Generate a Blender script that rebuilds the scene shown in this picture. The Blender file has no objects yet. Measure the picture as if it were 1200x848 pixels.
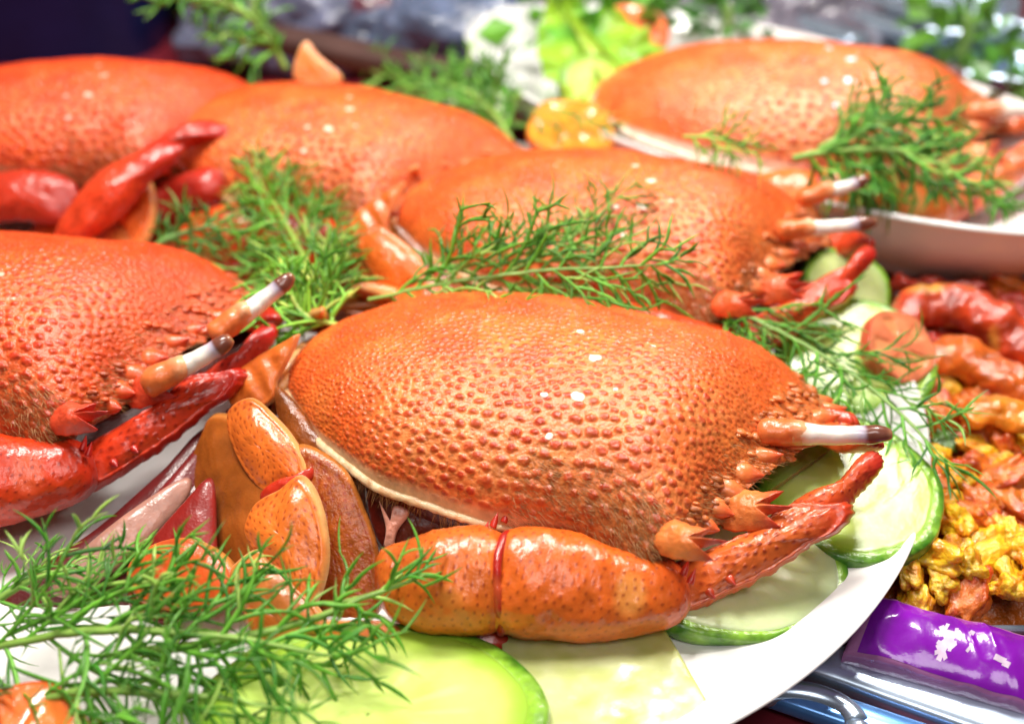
import bpy, bmesh, math, random
import numpy as np
from mathutils import Matrix, Vector, kdtree

# ------------------------------------------------------------------ camera, light, exposure
SC = bpy.context.scene
COL = SC.collection
S = 0.01                                   # everything below is authored in centimetres
PITCH = math.radians(35.0); FPX = 1287.0
CAM = np.array([0, -27 * math.cos(PITCH), 4 + 27 * math.sin(PITCH)])
cam_d = bpy.data.cameras.new('camera')
cam = bpy.data.objects.new('camera', cam_d); COL.objects.link(cam)
cam.location = CAM * S
cam.rotation_euler = (math.radians(90) - PITCH, 0, 0)
cam_d.sensor_width = 36.0; cam_d.lens = 36.0 * FPX / 1200.0
cam_d.clip_start = 0.005; cam_d.clip_end = 20.0
cam_d.dof.use_dof = True; cam_d.dof.focus_distance = 0.258; cam_d.dof.aperture_fstop = 7.0
cam_d.dof.aperture_blades = 0
SC.camera = cam

SC.view_settings.view_transform = 'Standard'
SC.view_settings.look = 'None'
SC.view_settings.exposure = 0.1
SC.view_settings.gamma = 1.0
SC.view_settings.use_curve_mapping = False

world = bpy.data.worlds.new('World'); SC.world = world; world.use_nodes = True
bg = world.node_tree.nodes['Background']
bg.inputs[0].default_value = (1.0, 0.93, 0.88, 1); bg.inputs[1].default_value = 0.06

def area(name, loc, target, size, power, color=(1, .95, .88)):
    d = bpy.data.lights.new(name, 'AREA'); d.shape = 'DISK'; d.size = size * S; d.energy = power; d.color = color
    o = bpy.data.objects.new(name, d); COL.objects.link(o); o.location = Vector(loc) * S
    o.rotation_euler = (Vector(target) - Vector(loc)).to_track_quat('-Z', 'Y').to_euler()
    return o
area('overhead_lamp', (-14, 12, 62), (0, 2, 0), 20, 4.9)
area('overhead_lamp', (22, 26, 58), (6, 10, 0), 12, 2.8)
area('overhead_lamp', (6, -34, 60), (0, 0, 0), 26, 1.15, (1, .97, .94))  # added front fill with no stall source; lightens the shaded near side
def bulb(loc, power):
    d = bpy.data.lights.new('lamp_bulb', 'POINT'); d.energy = power; d.shadow_soft_size = 0.016; d.color = (1, .93, .84)
    o = bpy.data.objects.new('lamp_bulb', d); COL.objects.link(o); o.location = Vector(loc) * S
bulb((9, 22, 46), .8); bulb((26, 34, 44), 1.8); bulb((-18, 24, 46), .4)

# ------------------------------------------------------------------ helpers
RNG = np.random.default_rng(7)
FW = np.array([0, math.cos(PITCH), -math.sin(PITCH)]); RT = np.array([1.0, 0, 0]); UP = np.cross(RT, FW)
def ray(px, py):
    return FW + RT * (px - 600) / FPX - UP * (py - 424) / FPX
def at(px, py, z):
    d = ray(px, py); t = (z - CAM[2]) / d[2]
    return CAM + d * t
def on_plane(px, py, p0, n):
    d = ray(px, py); return CAM + d * (np.dot(p0 - CAM, n) / np.dot(d, n))
def depth(p): return float(np.dot(np.asarray(p) - CAM, FW))
def px2cm(p): return depth(p) / FPX

def _h(ix, iy, iz, seed):
    n = (ix * 374761393 + iy * 668265263 + iz * 2147483647 + seed * 144665) & 0xffffffff
    n = ((n ^ (n >> 13)) * 1274126177) & 0xffffffff
    n = (n ^ (n >> 16)) & 0xffff
    return n / 65535.0
def vn(P, f, seed=0):
    Q = np.asarray(P) * f + 1000.0
    i = np.floor(Q).astype(np.int64); u = Q - i; u = u * u * (3 - 2 * u)
    r = 0
    for a in (0, 1):
        for b in (0, 1):
            for c in (0, 1):
                w = (u[..., 0] if a else 1 - u[..., 0]) * (u[..., 1] if b else 1 - u[..., 1]) * (u[..., 2] if c else 1 - u[..., 2])
                r = r + w * _h(i[..., 0] + a, i[..., 1] + b, i[..., 2] + c, seed)
    return r * 2 - 1
def fbm(P, f, seed=0, o=3):
    return sum(vn(P, f * 2 ** k, seed + k) * .5 ** k for k in range(o))
def smooth(a, b, x):
    t = np.clip((x - a) / (b - a), 0, 1); return t * t * (3 - 2 * t)
def mixc(a, b, t):
    t = np.asarray(t)[..., None]; return np.asarray(a) * (1 - t) + np.asarray(b) * t

def grid_faces(n, m, wu=False, wv=False):
    I = np.arange(n if wu else n - 1); J = np.arange(m if wv else m - 1)
    i, j = np.meshgrid(I, J, indexing='ij'); i2 = (i + 1) % n; j2 = (j + 1) % m
    return np.stack([i * m + j, i2 * m + j, i2 * m + j2, i * m + j2], -1).reshape(-1, 4)

def mesh_data(name, V, F, mat=None, col=None, flat=False):
    V = np.asarray(V, float).reshape(-1, 3); F = np.asarray(F)
    me = bpy.data.meshes.new(name)
    k = F.shape[1]
    me.vertices.add(len(V)); me.vertices.foreach_set('co', (V * S).astype(np.float32).ravel())
    me.loops.add(F.size); me.loops.foreach_set('vertex_index', F.astype(np.int32).ravel())
    me.polygons.add(len(F)); me.polygons.foreach_set('loop_start', np.arange(0, F.size, k, dtype=np.int32))
    me.update(calc_edges=True); me.validate()
    me.polygons.foreach_set('use_smooth', np.full(len(me.polygons), not flat))
    if col is not None and len(me.vertices) == len(V):
        c = np.ones((len(V), 4), np.float32); c[:, :3] = np.clip(np.asarray(col).reshape(-1, 3), 0, 1)
        a = me.attributes.new('col', 'FLOAT_COLOR', 'POINT'); a.data.foreach_set('color', c.ravel())
    if mat: me.materials.append(mat)
    return me
def link(name, me, parent=None, label=None, cat=None, group=None, kind=None):
    o = bpy.data.objects.new(name, me); COL.objects.link(o)
    if parent: o.parent = parent
    tag(o, label, cat, group, kind)
    return o
def tag(o, label=None, cat=None, group=None, kind=None):
    for k, v in (('label', label), ('category', cat), ('group', group), ('kind', kind)):
        if v: o[k] = v
def mesh(name, V, F, mat, parent=None, col=None, flat=False, **kw):
    return link(name, mesh_data(name, V, F, mat, col, flat), parent, **kw)
def thing(name, loc, label, cat, group=None):
    o = bpy.data.objects.new(name, None); COL.objects.link(o); o.location = np.asarray(loc) * S
    o.empty_display_size = .01
    tag(o, label, cat, group); return o
def copy_tree(o, parent=None):
    c = o.copy(); COL.objects.link(c); c.parent = parent
    for ch in list(o.children): copy_tree(ch, c)
    return c

def catmull(P, n, closed=False):
    P = np.asarray(P, float); m = len(P)
    if closed:
        t = np.linspace(0, m, n, endpoint=False); i = np.floor(t).astype(int); u = (t - i)[:, None]
        p0, p1, p2, p3 = P[(i - 1) % m], P[i % m], P[(i + 1) % m], P[(i + 2) % m]
    else:
        t = np.linspace(0, m - 1, n); i = np.minimum(np.floor(t).astype(int), m - 2); u = (t - i)[:, None]
        p0, p1, p2, p3 = P[np.maximum(i - 1, 0)], P[i], P[i + 1], P[np.minimum(i + 2, m - 1)]
    return .5 * (2 * p1 + (p2 - p0) * u + (2 * p0 - 5 * p1 + 4 * p2 - p3) * u * u + (3 * p1 - p0 - 3 * p2 + p3) * u ** 3)
def norm(v): return v / np.maximum(np.linalg.norm(v, axis=-1, keepdims=True), 1e-9)

def sweep(path, hb, hn, nvec, nu=60, nv=32, cap=.06, pw=1.0):
    """tube along path; half widths hb across and hn along nvec; rounded ends. returns V(nu,nv,3), t, ang, normals"""
    R = catmull(np.column_stack([np.asarray(path, float), hb, hn]), nu)
    c = R[:, :3]; T = norm(np.gradient(c, axis=0))
    N = np.asarray(nvec, float); N = N if N.ndim == 2 else np.repeat(N[None], nu, 0)
    B = norm(np.cross(T, N)); N2 = norm(np.cross(B, T))
    t = np.linspace(0, 1, nu)
    e = np.sqrt(np.clip(1 - (1 - np.clip(t / cap, 0, 1)) ** 2, 0, 1)) * np.sqrt(np.clip(1 - (1 - np.clip((1 - t) / cap, 0, 1)) ** 2, 0, 1))
    e = np.maximum(e, .02)
    a = np.linspace(0, 2 * np.pi, nv, endpoint=False)
    ca, sa = np.cos(a), np.sin(a)
    ca = np.sign(ca) * np.abs(ca) ** pw; sa = np.sign(sa) * np.abs(sa) ** pw
    V = c[:, None] + B[:, None] * (R[:, 3] * e)[:, None, None] * ca[None, :, None] + N2[:, None] * (R[:, 4] * e)[:, None, None] * sa[None, :, None]
    nr = norm(B[:, None] * ca[None, :, None] + N2[:, None] * sa[None, :, None])
    return V, np.repeat(t[:, None], nv, 1), np.repeat(a[None], nu, 0), nr

def poisson(P, r, seed=0, limit=6000):
    """indices of points of P no nearer to each other than r (array or number)"""
    P = np.asarray(P).reshape(-1, 3); r = np.broadcast_to(np.asarray(r, float).ravel() if np.ndim(r) else r, (len(P),))
    rg = np.random.default_rng(seed); order = rg.permutation(len(P)); cell = r.max(); grid = {}; out = []
    K = np.floor(P / cell).astype(int).tolist(); PL = P.tolist(); RL = r.tolist()
    for i in order.tolist():
        x, y, z = PL[i]; kx, ky, kz = K[i]; ok = True; ri = RL[i]
        for a in (-1, 0, 1):
            for b in (-1, 0, 1):
                for c in (-1, 0, 1):
                    for (qx, qy, qz, qr) in grid.get((kx + a, ky + b, kz + c), ()):
                        m = .5 * (ri + qr)
                        if (x - qx) ** 2 + (y - qy) ** 2 + (z - qz) ** 2 < m * m: ok = False; break
                    if not ok: break
                if not ok: break
            if not ok: break
        if ok:
            grid.setdefault((kx, ky, kz), []).append((x, y, z, ri)); out.append(i)
            if len(out) >= limit: break
    return np.array(out)
def nearest(P, Q):
    kd = kdtree.KDTree(len(Q))
    for i, q in enumerate(Q): kd.insert(q, i)
    kd.balance()
    r = [kd.find(p) for p in np.asarray(P).reshape(-1, 3)]
    return np.array([x[1] for x in r]), np.array([x[2] for x in r])

def ico(sub):
    bm = bmesh.new(); bmesh.ops.create_icosphere(bm, subdivisions=sub, radius=1)
    V = np.array([v.co[:] for v in bm.verts]); F = np.array([[v.index for v in f.verts] for f in bm.faces]); bm.free()
    return V, F

# ------------------------------------------------------------------ materials
def material(name, base=None, rough=.4, sss=0, sss_col=None, coat=0, trans=0, spec=.5, metal=0, attr=False, tint=False,
             noise=None, bump=None, coat_rough=.08, sheen=0, ior=1.45, alpha=1, radius=(1, .3, .15), sscale=.004):
    m = bpy.data.materials.new(name); m.use_nodes = True; nt = m.node_tree; N = nt.nodes; L = nt.links
    b = N['Principled BSDF']
    b.inputs['Roughness'].default_value = rough; b.inputs['Specular IOR Level'].default_value = spec
    b.inputs['Metallic'].default_value = metal; b.inputs['Coat Weight'].default_value = coat
    b.inputs['Coat Roughness'].default_value = coat_rough; b.inputs['IOR'].default_value = ior
    b.inputs['Transmission Weight'].default_value = trans; b.inputs['Alpha'].default_value = alpha
    if sss:
        b.inputs['Subsurface Weight'].default_value = sss; b.inputs['Subsurface Radius'].default_value = radius
        b.inputs['Subsurface Scale'].default_value = sscale
    tc = N.new('ShaderNodeTexCoord')
    out = None
    if attr:
        a = N.new('ShaderNodeAttribute'); a.attribute_name = 'col'; out = a.outputs['Color']
    else:
        r = N.new('ShaderNodeRGB'); r.outputs[0].default_value = (*base, 1); out = r.outputs[0]
    if tint:
        oi = N.new('ShaderNodeObjectInfo'); mx = N.new('ShaderNodeMix'); mx.data_type = 'RGBA'; mx.blend_type = 'MULTIPLY'
        mx.inputs[0].default_value = 1; L.new(out, mx.inputs[6]); L.new(oi.outputs['Color'], mx.inputs[7]); out = mx.outputs[2]
    if noise:
        sc, lo, hi = noise
        n = N.new('ShaderNodeTexNoise'); n.inputs['Scale'].default_value = sc; n.inputs['Detail'].default_value = 6
        L.new(tc.outputs['Object'], n.inputs['Vector'])
        mr = N.new('ShaderNodeMapRange'); mr.inputs[1].default_value = .3; mr.inputs[2].default_value = .7
        mr.inputs[3].default_value = lo; mr.inputs[4].default_value = hi; L.new(n.outputs[0], mr.inputs[0])
        mx = N.new('ShaderNodeMix'); mx.data_type = 'RGBA'; mx.blend_type = 'MULTIPLY'; mx.inputs[0].default_value = 1
        L.new(out, mx.inputs[6]); L.new(mr.outputs[0], mx.inputs[7]); out = mx.outputs[2]
    L.new(out, b.inputs['Base Color'])
    if bump:
        sc, st, dist = bump
        n = N.new('ShaderNodeTexNoise'); n.inputs['Scale'].default_value = sc; n.inputs['Detail'].default_value = 5
        L.new(tc.outputs['Object'], n.inputs['Vector'])
        bp = N.new('ShaderNodeBump'); bp.inputs['Strength'].default_value = st; bp.inputs['Distance'].default_value = dist
        L.new(n.outputs[0], bp.inputs['Height']); L.new(bp.outputs[0], b.inputs['Normal'])
        if coat: L.new(bp.outputs[0], b.inputs['Coat Normal'])
    return m
M = {}
M['shell'] = material('crab_shell', rough=.42, sss=.08, coat=.34, coat_rough=.16, attr=True, tint=True, noise=(420, .82, 1.15), bump=(2600, .35, .0004), sscale=.0025)
M['limb'] = material('crab_limb_shell', rough=.34, sss=.15, coat=.45, coat_rough=.15, attr=True, tint=True, noise=(300, .85, 1.12), bump=(1500, .25, .0004), sscale=.003)
M['flesh'] = material('crab_membrane', rough=.3, coat=.4, attr=True, tint=True, noise=(300, .7, 1.2), bump=(900, .4, .0008))
M['eye'] = material('crab_eye', rough=.22, coat=.6, sss=.2, attr=True, bump=(900, .15, .0004))
M['bristle'] = material('crab_bristle', (.40, .20, .07), rough=.6)
M['cuke'] = material('cucumber_flesh', rough=.25, sss=.45, coat=.25, coat_rough=.2, attr=True, noise=(120, .92, 1.05), bump=(900, .15, .0003), radius=(.8, 1, .3), sscale=.008)
M['rind'] = material('cucumber_rind', rough=.3, coat=.4, attr=True, noise=(500, .7, 1.25), bump=(600, .4, .0008))
M['dill'] = material('dill_leaf', rough=.45, sss=.25, coat=.1, attr=True, tint=True, noise=(200, .8, 1.2), radius=(.4, 1, .2), sscale=.002)
M['china'] = material('white_china', (.86, .85, .84), rough=.12, coat=.6, coat_rough=.04, noise=(60, .97, 1.0))
M['tomato'] = material('tomato_flesh', rough=.2, sss=.4, coat=.6, attr=True, noise=(200, .85, 1.1), bump=(400, .3, .0006), sscale=.005)
M['morsel'] = material('sauced_morsel', rough=.22, sss=.3, coat=.8, attr=True, tint=True, noise=(220, .6, 1.25), bump=(420, .6, .0015), sscale=.004)
M['sauce'] = material('chilli_sauce', (.55, .13, .015), rough=.15, coat=.8, noise=(160, .4, 1.5), bump=(240, .8, .004))
M['steel'] = material('stainless_steel', (.50, .60, .74), rough=.26, metal=.75, noise=(40, .85, 1.05), bump=(60, .08, .002))
M['cloth'] = material('table_cloth', (.17, .012, .022), rough=.45, noise=(25, .6, 1.4), bump=(120, .4, .002))

# ------------------------------------------------------------------ the frog crab (local axes: x forward, y to its left, z up)
PF = [14.021, 2.902, 0.848, 1.897, 3.078, 4.193, 4.446, 4.235, 4.772, 0.667, 0.697, 0.28, 2.633, -0.303, 0.068, -0.066, 0.684, 0.789, 1.552]
SK = [0, .06, .15, .3, .5, .7, .88, 1.]
VT = np.linspace(-1, 1, 201)
BROW = np.interp(VT, np.linspace(-1, 1, 11), [0, -.2, -.55, -.85, -.75, -.35, .3, 1.1, 1.2, .7, 0])      # the slanting front edge
_k = np.exp(-np.linspace(-2, 2, 31) ** 2); BROW = np.convolve(np.pad(BROW, 15, mode='edge'), _k / _k.sum(), 'valid')
def carapace_point(s, v):
    s = np.asarray(s, float); v = np.asarray(v, float)
    ss = np.linspace(0, 1, 81); W = np.interp(ss, SK, PF[2:9] + [PF[8] * PF[9]])
    k = np.exp(-np.linspace(-2, 2, 9) ** 2); k /= k.sum()
    W = np.convolve(np.pad(W, 4, mode='edge'), k, 'valid'); W[:4] = np.interp(ss[:4], [0, ss[4]], [PF[2], W[4]])
    w = np.interp(s, ss, W)
    a = np.clip(1 - (1 - np.clip(s / PF[10], 0, 1)) ** 2.2, 0, 1) ** .6
    fr = 1 - PF[11] * np.clip((s - PF[10]) / (1 - PF[10]), 0, 1) ** 1.8
    H = PF[1] * a * fr
    H = H * (1 - .5 * smooth(.74, 1.0, s) ** 1.25)
    x = PF[0] * (s - .5) - PF[12] * s ** 4 * np.where(v < 0, np.abs(v) ** 1.6, np.abs(v) ** 2.2) + smooth(.6, 1, s) * np.interp(v, VT, BROW)
    y = w * np.sin(v * np.pi / 2)
    z = H * np.abs(np.cos(v * np.pi / 2)) ** .85
    return np.stack([x, y, z], -1)
def rot(yaw, pt, rl):
    return Matrix.Rotation(yaw, 4, 'Z') @ Matrix.Rotation(pt, 4, 'Y') @ Matrix.Rotation(rl, 4, 'X')
HERO = Matrix.Translation(Vector(PF[16:19])) @ rot(*PF[13:16])
HINV = np.array(HERO.inverted())
HROT = np.array(HERO.to_3x3()); SHIFT0 = np.array(PF[16:19])
def to_local(P):
    P = np.asarray(P, float); return P @ HINV[:3, :3].T + HINV[:3, 3]
def lp(px, py, z): return to_local(at(px, py, z))

ORANGE = np.array([.76, .115, .014]); PEACH = np.array([.88, .26, .072]); SPOT = np.array([.50, .036, .006]); RED = np.array([.55, .03, .012])
CREAM = np.array([.80, .58, .33]); BROWN = np.array([.28, .07, .010]); DARKRED = np.array([.16, .008, .005]); CLAW = np.array([.70, .125, .012])

def build_carapace(root):
    ns, nv = 560, 500
    s, v = np.meshgrid(np.linspace(0, 1, ns), np.linspace(-1, 1, nv), indexing='ij')
    P = carapace_point(s, v)
    du = np.gradient(P, axis=0); dv = np.gradient(P, axis=1)
    N = norm(np.cross(du, dv)); N[N[..., 2] < -.2] *= -1
    N[0] = N[2]; N[1] = N[2]
    # broad undulation, then the tubercles
    low = fbm(P, .5, 11, 3)
    size = .056 + .082 * smooth(.35, -.8, v) * smooth(.12, .45, s) + .016 * smooth(.2, .6, s)
    size *= 1 - .45 * smooth(.84, .97, s)
    size *= .86 * (1 + .25 * vn(P, 1.2, 5)) * (1 + .30 * vn(P, 5.5, 6))
    idx = poisson(P.reshape(-1, 3), (size * 2.2), 3, 20000)
    Q = P.reshape(-1, 3)[idx]; qs = size.ravel()[idx]
    ni, nd = nearest(P, Q)
    ni = ni.reshape(s.shape); off = P - Q[ni]; r = qs[ni]
    fwd = norm(du + 1e-9)
    a = (off * fwd).sum(-1); lat = np.sqrt(np.maximum((off ** 2).sum(-1) - a * a, 0))
    jig = vn(P, 9, 21) * .30
    d = np.sqrt((a / (r * 1.22)) ** 2 + (lat / (r * .86)) ** 2) + jig
    bump = np.clip(1 - d ** 2, 0, 1) ** .8
    lean = np.clip(.75 + .35 * a / r, .4, 1.2)
    edge = smooth(1.0, .86, np.abs(v)) * smooth(0, .03, s)
    hgt = (.5 * r) * bump * lean * edge
    fine = vn(P, 11, 31) * .6 + vn(P, 23, 33) * .4
    disp = hgt + .022 * fine * edge + .05 * low * edge
    # colour (pigment only)
    spot = smooth(1.05, .5, d) * (.55 + .45 * smooth(.05, .12, r))
    pale = smooth(.052, .13, size) * .85
    c = mixc(ORANGE, PEACH, np.clip(pale + .25 * fine + .18 * low, 0, 1))
    c = c * (1 + .20 * fbm(P, 2.2, 41, 3))[..., None]; c = mixc(c, (.80, .30, .05), smooth(.15, .7, vn(P, .8, 44)) * .3); c = mixc(c, (.62, .07, .012), smooth(.1, .7, vn(P, .9, 45)) * .4)
    c = mixc(c, SPOT, np.clip(spot * (.86 + .25 * vn(P, 1.6, 8)), 0, 1))
    speck = smooth(.30, .6, vn(P, 15, 51)) * smooth(.85, 1.15, d)
    c = mixc(c, (.36, .10, .02), speck * .6)
    # golden brown fuzz along the front and the lower front flank
    fz = np.clip(smooth(.80, 1.0, s + .05 * low) * .55 + smooth(-.58, -.95, v) * smooth(.45, .85, s) * .95, 0, 1)
    streak = .5 + .5 * vn(P * np.array([.35, 1, 1]), 13, 61)
    c = mixc(c, mixc((.50, .15, .03), (.22, .09, .02), streak), fz * .85)
    # cream border along the rear flank
    rim = smooth(.90, .97, np.abs(v)) * smooth(.72, .5, s) + smooth(.03, .005, s)
    c = mixc(c, CREAM * (1 + .1 * fine[..., None]), np.clip(rim, 0, 1) * .85)
    # the few white spots of the species
    for (qs_, qv, qr) in ((.555, .03, .11), (.60, -.13, .17), (.60, -.34, .16), (.545, -.36, .10), (.58, -.54, .10), (.69, .02, .08), (.66, -.27, .07), (.35, .45, .08)):
        q = carapace_point(qs_, qv); dd = np.linalg.norm((P - q) * np.array([1, 1.25, 1]), axis=-1) / qr + .25 * vn(P, 8, 71)
        k = smooth(1.05, .8, dd); c = mixc(c, (.95, .86, .74), k * .95); disp = disp * (1 - .6 * k) + .03 * k
    P2 = P + N * disp[..., None]
    # roll the border under
    V = P2.reshape(-1, 3)
    ob = mesh('carapace', V, grid_faces(ns, nv), M['shell'], root, c)
    # rolled cream bead round the flanks and the tail end
    sr = np.concatenate([np.linspace(.62, 0, 160)]); path = carapace_point(sr, -np.ones_like(sr)); path2 = carapace_point(sr[::-1], np.ones_like(sr))
    tail = carapace_point(np.zeros(12), np.linspace(-1, 1, 14)[1:-1])
    pp = np.concatenate([path, tail, path2]); pp = pp + np.array([0, 0, -.02])
    hb = np.interp(np.linspace(0, 1, len(pp)), [0, .1, .35, .5, .65, .9, 1], [.05, .13, .15, .12, .15, .13, .05])
    W_, t, an, nr = sweep(pp, hb, hb * .8, (0, 0, 1), 420, 14, .01)
    W_ = W_ + nr * (.022 * vn(W_, 7, 81) + .012 * vn(W_, 18, 82))[..., None]
    cc = mixc(CREAM, (.66, .28, .09), smooth(-.1, .7, vn(W_, 6, 83)) * .6)
    mesh('shell_border', W_, grid_faces(*W_.shape[:2], False, True), M['shell'], ob, cc)
    # bristles: fringe under the border, fuzz on the front flank
    rg = np.random.default_rng(5); hv = []; hf = []
    def hair(p, d, l, w):
        d = norm(d); sd = norm(np.cross(d, rg.normal(size=3))); b = len(hv)
        g = np.array([0, 0, -1.0]) * l * .18
        hv.extend([p - sd * w, p + sd * w, p + d * l * .55 + sd * w * .7 + g * .3, p + d * l * .55 - sd * w * .7 + g * .3, p + d * l + g + sd * w * .1, p + d * l + g - sd * w * .1])
        hf.extend([(b, b + 1, b + 2, b + 3), (b + 3, b + 2, b + 4, b + 5)])
    for k in range(900):
        q = rg.uniform(.05, .62); sd = rg.choice([-1, 1]); p = carapace_point(q, sd * 1.0) + np.array([0, 0, -.08])
        hair(p, np.array([rg.normal() * .4, sd * .5 + rg.normal() * .3, -1.0]), rg.uniform(.15, .42), .008)
    for k in range(6500):
        q = 1 - abs(rg.normal()) * .07 if rg.random() < .5 else rg.uniform(.55, .97)
        vv = rg.uniform(-1, 1) if q > .9 else -rg.uniform(.62, 1) * rg.choice([1, 1, 1, -1])
        if not .3 < q < 1: continue
        i, j = int(q * (ns - 1)), int((vv + 1) / 2 * (nv - 1))
        p = P2[i, j]; hair(p - N[i, j] * .01, N[i, j] * .5 + fwd[i, j] * 1.1 + rg.normal(size=3) * .35, rg.uniform(.1, .32), .0065)
    mesh('bristles', np.array(hv), np.array(hf), M['bristle'], ob, kind='stuff', flat=True)
    return ob

def blob(name, outline, p0, n, thick, mat, parent, col, rimcol=None, spots=None, rings=20, na=88, seed=0, rim_w=.1, ridge=0, bulge=.5, label=None, back=.6, pw=5.5, grad=None, jag=0, raised=-1, sep=5.2, fin=.008):
    """a pillow-shaped plate; its outline is given on the plane (p0, n) in crab coordinates"""
    O = catmull(outline, na, True); c = O.mean(0)
    O0 = O.copy()
    if jag: O = O + norm(O - c) * (jag * (np.abs(np.sin(np.arange(na) * np.pi / 5)) ** 3 + .5 * vn(O, 6, seed)))[:, None]
    r = np.linspace(0, 1, rings)
    prof = np.clip(1 - r ** pw, 0, 1) ** bulge * (.72 + .28 * (1 - r ** 2)) + .16 * np.exp(-((r - .9) / .05) ** 2) * (rimcol is not None)
    V = c[None, None] + (O0 - c)[None] * r[:, None, None] + (O - O0)[None] * (r ** 7)[:, None, None]
    top = V + np.asarray(n) * (thick * prof)[:, None, None]
    bot = V - np.asarray(n) * (thick * back * prof)[:, None, None]
    A = np.concatenate([top, bot[::-1][1:]], 0); R = np.concatenate([r, r[::-1][1:]]); R = np.repeat(R[:, None], na, 1)
    lown = fbm(A, .9, seed, 3); fine = vn(A, 7, seed + 4)
    nn = np.where((np.arange(len(A)) < rings)[:, None, None], np.asarray(n), -np.asarray(n))
    cc = np.asarray(col) * (1 + .22 * lown + .06 * fine)[..., None]
    dsp = (.09 * lown + .03 * vn(A, 2.6, seed + 6)) * (1 - R ** 4) * min(1, thick * 2) + fin * (fine + .8 * vn(A, 14, seed + 2))
    if ridge:
        dsp = dsp + .03 * np.sin((A @ norm(np.asarray(outline[0]) - c)) * ridge) * (1 - R ** 3)
    if spots:
        i = poisson(A[:rings].reshape(-1, 3), spots * sep, seed + 1)
        if len(i):
            _, d = nearest(A, A[:rings].reshape(-1, 3)[i]); d = d.reshape(R.shape) / spots
            k = smooth(1.1, .5, d) * (R < .93); cc = mixc(cc, SPOT * .55, k * .85); dsp = dsp + .014 * k * raised
    if rimcol is not None:
        k = smooth(1 - rim_w * 1.6, 1 - rim_w * .5, R + .03 * lown); cc = mixc(cc, rimcol, k * .9)
    if grad is not None:
        q = A[..., 0] - c[0]; q = q / np.abs(q).max(); cc = mixc(cc, np.asarray(grad[0]) * (1 + .2 * lown)[..., None], smooth(grad[1], grad[2], q + .12 * lown))
    A = A + nn * dsp[..., None]
    return mesh(name, A, grid_faces(len(A), na, False, True), mat, parent, cc, label=label)

def limb(name, path, hb, hn, nvec, parent, col, mat='limb', tip=None, spots=.05, nu=170, nv=110, cap=.12, seed=0, pw=1., sep=3.6, teeth=0):
    V, t, an, nr = sweep(path, hb, hn, nvec, nu, nv, cap, pw)
    lown = fbm(V, .7, seed, 3); fine = vn(V, 8, seed + 3)
    cc = np.asarray(col) * (1 + .2 * lown + .08 * fine)[..., None]
    # paler belly side of the joint ends
    cc = mixc(cc, (.80, .34, .07), np.clip(smooth(.0, .5, vn(V, 1.1, seed + 9) - .3 * nr[..., 2]) * .6, 0, 1))
    dsp = .085 * lown + .012 * fine + .02 * vn(V, 3.2, seed + 5)
    cc = mixc(cc, (.50, .035, .008), smooth(.80, 1.0, t + .1 * lown) * .7 + smooth(.12, 0, t) * .5)
    if spots:
        i = poisson(V.reshape(-1, 3), spots * sep, seed + 1)
        q = V.reshape(-1, 3)[i]; _, d = nearest(V, q); d = d.reshape(t.shape) / spots + .2 * vn(V, 12, seed + 7)
        k = smooth(1.15, .5, d) * smooth(-.75, .1, nr[..., 2] + .3 * vn(V, 1.3, seed + 8)); cc = mixc(cc, SPOT * .5, k * .85); dsp = dsp + .016 * np.clip(1 - d * d, 0, 1)
    if tip is not None: cc = mixc(cc, tip, smooth(.45, .95, t + .1 * lown))
    V = V + nr * dsp[..., None]
    return mesh(name, V, grid_faces(nu, nv, False, True), M[mat], parent, cc)

def spine(parent, p, d, l, r, col, tipc=RED, name='spine', flat=1.0, seed=0):
    p = np.asarray(p, float); d = norm(np.asarray(d, float))
    k = np.linspace(0, 1, 7); path = p + d * (l * k)[:, None] + np.array([0, 0, .12 * l]) * (k ** 2)[:, None]
    hb = r * np.array([1, 1, .92, .76, .54, .28, .06])
    V, t, an, nr = sweep(path, hb, hb * flat, (0, 0, 1) if abs(d[2]) < .9 else (1, 0, 0), 28, 18, .02)
    V = V + nr * (.08 * r * vn(V, 5, seed))[..., None]
    c = mixc(np.asarray(col) * (1 + .2 * vn(V, 6, seed + 1))[..., None], tipc, smooth(.3, .9, t))
    return mesh(name, V, grid_faces(28, 18, False, True), M['limb'], parent, c)

def px_path(pts):
    """[(px, py, z, half_width_px)] -> local path and half widths in cm"""
    W_ = [at(x, y, z) for x, y, z, h in pts]
    return np.array([to_local(w) for w in W_]), np.array([h * px2cm(w) for w, (x, y, z, h) in zip(W_, pts)])
NCAM = HINV[:3, :3] @ (-FW)          # towards the photographer, in crab coordinates
def px_plate(name, pts, z, n, parent, col, **kw):
    pts = np.asarray(pts, float); cpx = pts.mean(0); p0 = at(cpx[0], cpx[1], z); n = norm(np.asarray(n, float))
    out = np.array([to_local(on_plane(x, y, p0, n)) for x, y in pts])
    return blob(name, out, to_local(p0), HINV[:3, :3] @ n, kw.pop('thick', .3), kw.pop('mat', M['limb']), parent, col, **kw)

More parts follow.
